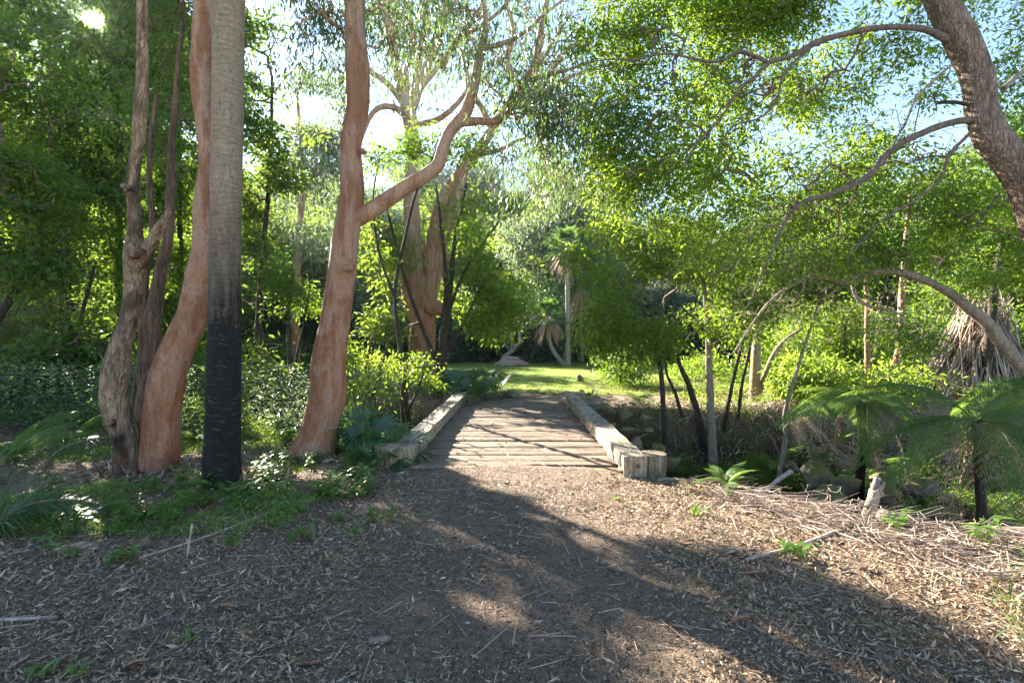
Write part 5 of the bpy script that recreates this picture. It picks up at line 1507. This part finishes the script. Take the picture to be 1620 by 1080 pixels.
for (px, py, s, k, lab) in ((1268, 884, .8, 1, 'single yellow-green seedling in the sunlit litter right of the track'), (1240, 872, .6, 3, 'small weed beside the yellow-green seedling'), (82, 1068, .5, 1, 'tiny green shoot at the bottom left corner'),
                            (118, 1075, .5, 3, 'thin green shoot beside the bottom left corner one'), (975, 790, .35, 3, 'small tuft under the right kerb end'), (1100, 818, .8, 3, 'tuft on the bank edge beyond the sandstone block'),
                            (560, 850, .6, 3, 'strappy tuft alone in the litter left of the track'), (300, 1020, .5, 3, 'small tuft low in the litter on the left'), (370, 870, .5, 2, 'lone sprout in the litter in front of the charred palm'),
                            (1560, 870, .9, 0, 'leafy weed on the fallen log'), (1420, 850, .7, 0, 'small leafy weed by the bleached stump')):
    Yd = CAM_Z * FPX / (py - 526); c = P(px, py, Yd); put(k, c[0], c[1], s, lab, 'lone weeds in the litter')

SG = 'sedge clumps at the edges'
for k, (px, py, L, n, lab) in enumerate(((-20, 850, .95, 170, 'thick dark sedge clump at the left edge'), (45, 825, .75, 120, 'sedge clump just inside the left edge'), (-40, 770, 1.0, 140, 'tall sedge clump cut by the left edge'),
                                       (100, 850, .5, 80, 'small sedge clump with arching blades'), (1640, 1010, .42, 60, 'grass clump cut by the right edge'), (1600, 950, .3, 30, 'short bright grass tuft near the right edge'),
                                       (1655, 920, .45, 60, 'yellowing grass clump behind the right edge tuft'), (15, 735, .5, 80, 'sunlit yellow-green clump at the left edge of the gully'))):
    Yd = CAM_Z * FPX / (py - 526); c = P(px, py, Yd)
    o = tuft(lab, 'sedge', 'sedge_clump', L, .009, n, 720 + k, 'sedge', .7, .08, 1.1, 7); o.location = (c[0], c[1], hz(c[0], c[1])); o['group'] = SG

# drooping feather frond at the left
def feather(label, pts, seed, L=.4, mat='fan'):
    R = np.random.default_rng(seed); s = np.array([[*P(*p[:3]), .006] for p in pts]); A = Acc(); c = tube(A, s, segs=5, step=.05)
    root = thing('palm_frond', label, 'palm frond', tuple(s[0, :3]), 'loose palm fronds')
    A.obj('midrib', M['twig'], root); A = Acc()
    k = 40; f = np.linspace(0.1, .98, k) * (len(c) - 1); cc = np.stack([np.interp(f, np.arange(len(c)), c[:, j]) for j in range(3)], 1)
    tn = norm(np.stack([np.interp(f, np.arange(len(c)), np.gradient(c[:, j])) for j in range(3)], 1))
    for sg in (-1, 1):
        sd = norm(np.cross(tn, [0, -.35, 1.])) * sg
        blades(A, cc, sd + tn * .55 + R.normal(size=(k, 3)) * .05, L * np.sin(math.pi * np.linspace(.2, .95, k)) + .03, np.full(k, .013), np.full(k, .2), 4)
    A.obj('leaflets', M[mat], root)
feather('dark feathery palm frond hanging over the litter left of the gnarled trunk', [(30, 800, 5.0), (60, 745, 5.3), (105, 706, 5.6), (170, 690, 5.8)], 731, .34)
feather('second feathery frond reaching in low from the left edge', [(-40, 850, 4.4), (40, 800, 4.6), (110, 790, 4.8), (170, 800, 5.0)], 732, .25)
feather('dry brown fallen frond lying in the litter at the left', [(60, 880, 4.1), (100, 870, 4.15), (150, 870, 4.15)], 733, .12, 'deadfrond')

# ------------------------------------------------------------------ rocks
import bmesh
def rock(label, px, py, wpx, hpx, Yd, seed, mat='rock', group='creek rocks', blocky=.75, dz=None):
    c = P(px, py, Yd)
    bm = bmesh.new(); bmesh.ops.create_icosphere(bm, subdivisions=4, radius=1)
    me = bpy.data.meshes.new('rock'); bm.to_mesh(me); bm.free()
    v = np.zeros(len(me.vertices) * 3); me.vertices.foreach_get('co', v); v = v.reshape(-1, 3)
    k = 1 / blocky * 2.2
    v = v / (np.sum(np.abs(v) ** k, 1) ** (1 / k))[:, None]
    v = v * (1 + .16 * noise3(v + seed * 3.1, 1.0) + .06 * noise3(v + seed, 3.2) + .02 * noise3(v + seed, 9))[:, None]
    w, h = wpx / 2 / FPX * Yd, hpx / 2 / FPX * Yd
    R = np.random.default_rng(seed)
    for _ in range(15):
        nn_ = norm(R.normal(size=3)); cc_ = R.uniform(.32, .72) if blocky < .6 else R.uniform(.5, .88)
        dd_ = v @ nn_
        v = v - np.maximum(dd_ - cc_, 0)[:, None] * nn_
    v = v * (1 + .012 * noise3(v + seed, 14))[:, None]
    a = R.uniform(-.4, .4); v = v * [w, w * R.uniform(.7, 1.0), h]
    v = v @ np.array([[math.cos(a), -math.sin(a), 0], [math.sin(a), math.cos(a), 0], [0, 0, 1]]).T
    me.vertices.foreach_set('co', v.astype(np.float32).ravel())
    me.polygons.foreach_set('use_smooth', np.ones(len(me.polygons), bool)); me.update()
    me.materials.append(M[mat])
    o = link(bpy.data.objects.new('rock', me)); o.location = c
    return tag(o, label, 'rock', group)
for k, r in enumerate(((1292, 758, 62, 48, 9.3, 'mossy boulder left of the black fern trunk, upper one'), (1338, 766, 52, 40, 8.9, 'rounded mossy boulder right in front of the black fern trunk'),
                       (1396, 770, 62, 66, 8.6, 'tall mossy boulder behind the bleached stump'), (1308, 796, 96, 50, 7.9, 'long flat mossy boulder lowest in the creek bed'),
                       (1425, 812, 80, 40, 7.3, 'low mossy boulder right of the bleached stump'), (1250, 740, 40, 30, 9.9, 'small rock at the foot of the far bank'),
                       (1490, 815, 70, 34, 6.8, 'dark low boulder under the drooping fern fronds'), (1215, 800, 46, 34, 7.5, 'small dark boulder among the creek ferns'), (1452, 772, 50, 40, 8.6, 'boulder half hidden behind the fern fronds'))):
    rock(r[5], *r[:5], 800 + k)
rock('pale sandstone block behind the round post of the right kerb', 1076, 772, 72, 54, 6.2, 820, 'sandstone', blocky=.6)
rock('smaller sandstone block down the bank from the pale one', 1112, 792, 60, 50, 6.4, 821, 'rock', blocky=.6)
R = np.random.default_rng(830); k = 0
names = ['topmost', 'second', 'third', 'fourth', 'fifth', 'sixth', 'seventh', 'eighth', 'ninth', 'tenth', 'eleventh', 'twelfth']
for (px, py) in ((962, 650), (990, 655), (1016, 662), (966, 672), (996, 680), (1028, 684), (974, 695), (1008, 705), (1040, 708), (990, 718), (1024, 728), (1060, 732)):
    rock('stone of the rough wall below the far lawn, %s from the top' % names[k], px + R.uniform(-6, 6), py + R.uniform(-4, 4), R.uniform(24, 52), R.uniform(16, 30), 11.7 - (py - 650) * .018 + R.uniform(-.2, .2), 831 + k, 'rock', 'stones of the creek wall', .42); k += 1

# ------------------------------------------------------------------ dead wood near the creek
root = thing('stump', 'bleached leaning dead stump with splintered top at the creek edge', 'stump', (*P(1372, 830, 5.0)[:2], hz(*P(1372, 830, 5.0)[:2])))
A = Acc(); s = stem_pts([(1368, 842, 19), (1374, 820, 18), (1382, 795, 17), (1390, 772, 18), (1397, 762, 15)], 5.0)
c = catmull(s, .02); tube(A, c, segs=20, rough=.12, freq=14, step=.02)
v = A.v[0]; tp = s[-1, :3]; m = v[:, 2] > tp[2] - .06
v[m, 2] += .05 * noise3(v[m] * [1, 1, 0], 40) + (v[m, 0] - tp[0]) * .35
A.obj('trunk', M['stump'], root)
for k, (pts, lab) in enumerate((([(1395, 872, 26, 4.7), (1450, 865, 26, 4.75), (1540, 872, 28, 4.6), (1620, 884, 30, 4.45), (1700, 900, 30, 4.3)], 'grey fallen log lying along the creek edge at the right'),
                                ([(1180, 905, 6, 3.95), (1260, 880, 6, 4.2), (1330, 862, 5, 4.5)], 'thin pale stick lying in the sunlit litter'),
                                ([(220, 893, 5, 4.0), (330, 852, 5, 4.45), (450, 806, 4, 5.2), (490, 790, 3, 5.5)], 'long thin pale stick lying across the left verge'),
                                ([(0, 983, 6, 3.16), (90, 978, 5, 3.2)], 'straw coloured stick at the bottom left'),
                                ([(585, 1025, 14, 2.9), (620, 1018, 13, 2.93)], 'short dark stick in the middle of the near track'),
                                ([(650, 742, 8, 6.7), (700, 738, 7, 6.75)], 'small dark branch lying at the near edge of the planks'),
                                ([(1250, 745, 7, 7.4), (1215, 772, 6, 7.2), (1190, 800, 5, 7.0)], 'pale bent root stick above the creek ferns'))):
    s = np.array([[*P(a, b, y), w / 2 / FPX * y] for a, b, w, y in pts])
    g = height(s[:, 0], s[:, 1]) + s[:, 3] * .7
    s[:, 2] = np.maximum(s[:, 2], g) if k in (6,) else g
    A = Acc(); tube(A, s, segs=12 if k == 0 else 7, rough=.08, freq=6, step=.03)
    tag(A.obj('fallen_log' if k == 0 else 'stick', M['log'] if k == 0 else M['pinktwig'] if k not in (4, 5) else M['twig'], origin=tuple(s[0, :3])), lab, 'log' if k == 0 else 'stick', None if k == 0 else 'fallen sticks')
# upright thin stick standing in the verge
A = Acc(); s = stem_pts([(294, 892, 4), (298, 866, 3.5), (304, 828, 3)], 4.05); tube(A, s, segs=6, step=.05); tag(A.obj('stick', M['pinktwig'], origin=tuple(s[0, :3])), 'thin pale stick standing upright in the left verge', 'stick', 'fallen sticks')

def dead_branch(label, px, py, Yd, w, h, n, seed, mat='pinktwig', tip=.0016):
    R = np.random.default_rng(seed); c = P(px, py, Yd); g = hz(c[0], c[1])
    w *= Yd / FPX; h *= Yd / FPX
    main = np.array([[c[0] + w * .5, c[1] + .1, g + .03], [c[0] + w * .15, c[1], g + h * .3], [c[0] - w * .2, c[1] - .05, g + h * .35], [c[0] - w * .5, c[1], g + h * .4]])
    A = Acc(); cc = tube(A, np.column_stack([main, [.010, .008, .006, .003]]), segs=6, rough=.1, step=.05)
    T = c + R.normal(size=(n, 3)) * [w * .3, .15, 0]; T[:, 2] = g + h * R.uniform(.1, 1, n)
    X, par, idx, load, tip_ = grow(cc[:, :3], T, R, .2, .0)
    rad = tip * np.maximum(load, 1) ** .5; pr = par[idx]; nn = len(cc)
    frusta(A, X[pr], X[idx], np.where(pr >= nn, rad[pr], rad[idx]), rad[idx], 4)
    return tag(A.obj('dead_branch', M[mat], origin=(c[0], c[1], g)), label, 'branch', 'dead branches by the creek')
dead_branch('bare pinkish dead branch sticking up right of the bleached stump', 1510, 850, 4.9, 190, 70, 46, 901)
dead_branch('grey dead twigs spraying left of the bleached stump', 1310, 838, 4.9, 150, 45, 40, 902, 'drytwig')
dead_branch('bare branch curving up right behind the bleached stump', 1415, 838, 5.2, 80, 90, 12, 903)
dead_branch('dead twigs over the litter below the fallen log', 1480, 905, 4.2, 240, 45, 50, 904)
dead_branch('pale forked branch over the creek ferns', 1215, 800, 7.4, 130, 60, 34, 905)
dead_branch('dead twiggy branch at the right edge of the litter', 1590, 940, 3.7, 200, 50, 40, 906)

A = Acc(); R = np.random.default_rng(910); n = 1500
x = R.uniform(2.0, 5.6, n); yl = np.interp(x, NEAR[:, 0], NEAR[:, 1]); y = yl - .35 + R.normal(0, .38, n)
z = height(x, y) + R.uniform(.01, .11, n) * np.exp(-((y - yl + .1) / .5) ** 2)
a = R.normal(-.35, .55, n); L = R.uniform(.1, .5, n)
p = np.stack([x, y, z], 1); d = np.stack([np.cos(a), np.sin(a), R.normal(0, .12, n)], 1)
m_ = p + d * L[:, None] * .5 + R.normal(size=(n, 3)) * .02; m_[:, 2] = np.maximum(m_[:, 2], height(m_[:, 0], m_[:, 1]) + .01)
e_ = p + d * L[:, None] + R.normal(size=(n, 3)) * .03; e_[:, 2] = np.maximum(e_[:, 2], height(e_[:, 0], e_[:, 1]) + .01)
rr = R.uniform(.0015, .004, n); frusta(A, p, m_, rr, rr * .85, 4); frusta(A, m_, e_, rr * .85, rr * .5, 4)
tag(A.obj('brushwood_litter', M['drytwig']), 'tangle of dry twigs along the top of the near creek bank', 'brushwood', kind='stuff')

# roots and dead stalks hanging on the far bank
A = Acc(); n = 2600; x = R.uniform(1.8, 10, n); yf = np.interp(x, FAR[:, 0], FAR[:, 1]); y = yf - R.uniform(-.2, 1.1, n); z = height(x, y) + R.uniform(.0, .12, n)
p = np.stack([x, y, z], 1); L = R.uniform(.15, .7, n)
e_ = p + np.stack([R.normal(0, .22, n), -R.uniform(.1, .5, n), 0 * n - R.uniform(.0, .9, n)], 1) * L[:, None]; e_[:, 2] = np.maximum(e_[:, 2], height(e_[:, 0], e_[:, 1]) + .01)
m_ = (p + e_) / 2 + R.normal(size=(n, 3)) * .05 + [0, -.04, .05]
rr = R.uniform(.002, .006, n) * np.where(R.uniform(size=n) < .12, 3.2, 1.3); frusta(A, p, m_, rr, rr, 4); frusta(A, m_, e_, rr, rr * .4, 4)
tag(A.obj('root_tangle', M['drytwig']), 'tangle of roots and dead stalks hanging on the far creek bank', 'roots', kind='stuff')

# ------------------------------------------------------------------ low cover nobody could count
def cover(name, label, region, n, hmax, L, W, mat, seed, thr=-.2, f=.8, upright=.3):
    R = np.random.default_rng(seed)
    p = np.stack([R.uniform(region[0], region[1], n), R.uniform(region[2], region[3], n), np.zeros(n)], 1)
    g = noise3(p + seed, f); p = p[g > thr]; g = g[g > thr]; n = len(p)
    yf = np.interp(p[:, 0], FAR[:, 0], FAR[:, 1]); yn = np.interp(p[:, 0], NEAR[:, 0], NEAR[:, 1])
    ok = (np.abs(p[:, 0]) > 1.75) | (p[:, 1] < 6)
    p, g = p[ok], g[ok]; n = len(p)
    p[:, 2] = height(p[:, 0], p[:, 1]) + R.uniform(0, 1, n) ** .8 * hmax * np.clip(g - thr, 0, 1) / .8
    a = R.uniform(0, 6.28, n)
    d = np.stack([np.cos(a), np.sin(a), R.normal(upright, .4, n)], 1)
    A = Acc(); leaves(A, p, d, norm(R.normal(size=(n, 3)) * .6 + [0, 0, 1]), L * R.uniform(.5, 1.3, n), W * R.uniform(.6, 1.3, n))
    return tag(A.obj(name, M[mat], smooth=False), label, 'undergrowth', kind='stuff')
cover('undergrowth', 'shaded feathery undergrowth filling the gully at the left', (-15, -2.2, 8.2, 18), 140000, .95, .075, .022, 'leaf_grey', 1001, -.6)
cover('undergrowth', 'green undergrowth between the left kerb and the big pale gum', (-7, -1.75, 8.6, 16.5), 60000, .55, .06, .024, 'leaf_bright', 1002, -.3)
cover('undergrowth', 'yellow-green sunlit undergrowth on top of the far creek bank', (3, 17, 12.2, 20), 52000, .42, .07, .028, 'leaf_bright', 1003, .0, 1.3)
cover('dead_bracken', 'brown dead bracken among the green on the far creek bank', (2.2, 17, 11.6, 19), 26000, .4, .08, .02, 'deadfrond', 1010, .0, 1.7)
cover('leaf_drift', 'dry leaves caught on the sides of the creek', (1.8, 10, 5.5, 12.6), 9000, .03, .09, .03, 'litter', 1011, -.5, 1.6, .0)
cover('undergrowth', 'dark green cover on the creek sides', (1.9, 9, 6.2, 12), 90000, .3, .06, .022, 'leaf_mid', 1004, -.2, 1.6)
cover('ground_cover', 'low green cover on the left verge under the trunks', (-10, -1.9, 4.4, 9.6), 60000, .1, .05, .014, 'strap', 1005, -.15, 1.4, .8)
cover('ground_cover', 'sparse short grass in the litter of the left verge', (-5, -.9, 2.6, 6), 3800, .03, .05, .005, 'sedge', 1006, .35, 1.8, 1.2)
cover('undergrowth', 'leafy undergrowth under the wood left of the gully', (-30, -9, 15, 36), 60000, 1.3, .14, .06, 'leaf_dark', 1007, -.5)
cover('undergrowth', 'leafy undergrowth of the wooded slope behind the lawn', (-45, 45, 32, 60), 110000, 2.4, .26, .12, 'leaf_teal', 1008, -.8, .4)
cover('undergrowth', 'leafy undergrowth under the wood beyond the tree ferns', (16, 34, 13, 34), 50000, 1.3, .15, .07, 'leaf_mid', 1009, -.5)

# ------------------------------------------------------------------ bark strips in the litter
for k, (px, py, L, w, rz, lab) in enumerate(((1172, 992, .17, .035, .5, 'curled brown bark strip in the shaded litter on the right'), (362, 968, .09, .05, .2, 'orange-tan bark piece on the left of the near track'),
                                             (384, 966, .08, .04, 2.5, 'second orange-tan bark piece touching the first'), (488, 1062, .12, .03, .3, 'pinkish bark strip at the bottom of the track'),
                                             (1085, 866, .16, .04, -.5, 'sunlit orange bark strip right of the track'), (1190, 915, .14, .04, -.3, 'pale orange bark strip on the shadow edge'),
                                             (215, 1062, .1, .035, .4, 'brown bark strip near the bottom left'), (420, 842, .15, .03, -.2, 'tan bark piece in the left verge litter'),
                                             (270, 988, .06, .05, 1.0, 'white fluffy tuft of shredded bark in the litter'), (1370, 905, .12, .04, .4, 'sunlit bark strip below the fallen log'))):
    Yd = CAM_Z * FPX / (py - 526); c = P(px, py, Yd); c[2] = hz(c[0], c[1]) + .02
    nx_ = 14; u = np.linspace(-.5, .5, nx_); vv_ = np.linspace(-.5, .5, 6); U, V_ = np.meshgrid(u, vv_, indexing='ij')
    wd = w * (1 - .5 * (np.abs(U) * 2) ** 3) * (1 + .25 * noise3(np.stack([U * 4, V_ * 0, U * 0 + k], -1), 2))
    X_ = U * L; Y_ = V_ * wd; Z_ = .012 * np.cos(U * 3 + k) + .9 * V_ ** 2 * wd
    ca, sa = math.cos(rz), math.sin(rz)
    vt = np.stack([c[0] + X_ * ca - Y_ * sa, c[1] + X_ * sa + Y_ * ca, c[2] + Z_], -1).reshape(-1, 3)
    idx = np.arange(nx_ * 6).reshape(nx_, 6); q = np.stack([idx[:-1, :-1], idx[1:, :-1], idx[1:, 1:], idx[:-1, 1:]], -1).reshape(-1, 4)
    A = Acc(); A.add(np.vstack([vt, vt - [0, 0, .004]]), np.vstack([q, q[:, ::-1] + len(vt)]))
    if k == 8:
        A = Acc(); n = 120; a = R.uniform(0, 6.28, n); blades(A, c + R.normal(size=(n, 3)) * [.012, .012, .004], np.stack([np.cos(a), np.sin(a), R.uniform(.1, 1, n)], 1), R.uniform(.02, .06, n), np.full(n, .0022), np.full(n, .5), 3)
        tag(A.obj('bark_tuft', M['stump'], origin=tuple(c)), lab, 'bark')
        continue
    tag(A.obj('bark_strip', M['limb'], origin=tuple(c)), lab, 'bark', 'bark strips in the litter')
# small stump on the lawn
c = P(919, 604, 18.6); A = Acc(); tube(A, np.array([[c[0], c[1], hz(c[0], c[1]) - .05, .14], [c[0], c[1], hz(c[0], c[1]) + .12, .11], [c[0] - .08, c[1], hz(c[0], c[1]) + .24, .06]]), segs=12, rough=.2, freq=8, step=.03)
tag(A.obj('stump', M['rough'], origin=tuple(c)), 'tiny brown stump alone on the lawn', 'stump')

# ------------------------------------------------------------------ the hazy morning air
m, nt, out = newmat('morning_air'); g = G(nt)
vol = g('VolumePrincipled', {'Color': (.80, .90, 1.0, 1), 'Density': .00022, 'Anisotropy': .65})
nt.links.new(vol.outputs[0], out.inputs['Volume'])
A = Acc(); box(A, (0, 63, 28), (226, 180, 66))
tag(A.obj('haze', m, smooth=False), 'thin pale sunlit haze between the trees', 'haze', kind='stuff')
scene.cycles.volume_bounces = 0
scene.cycles.volume_max_steps = 64
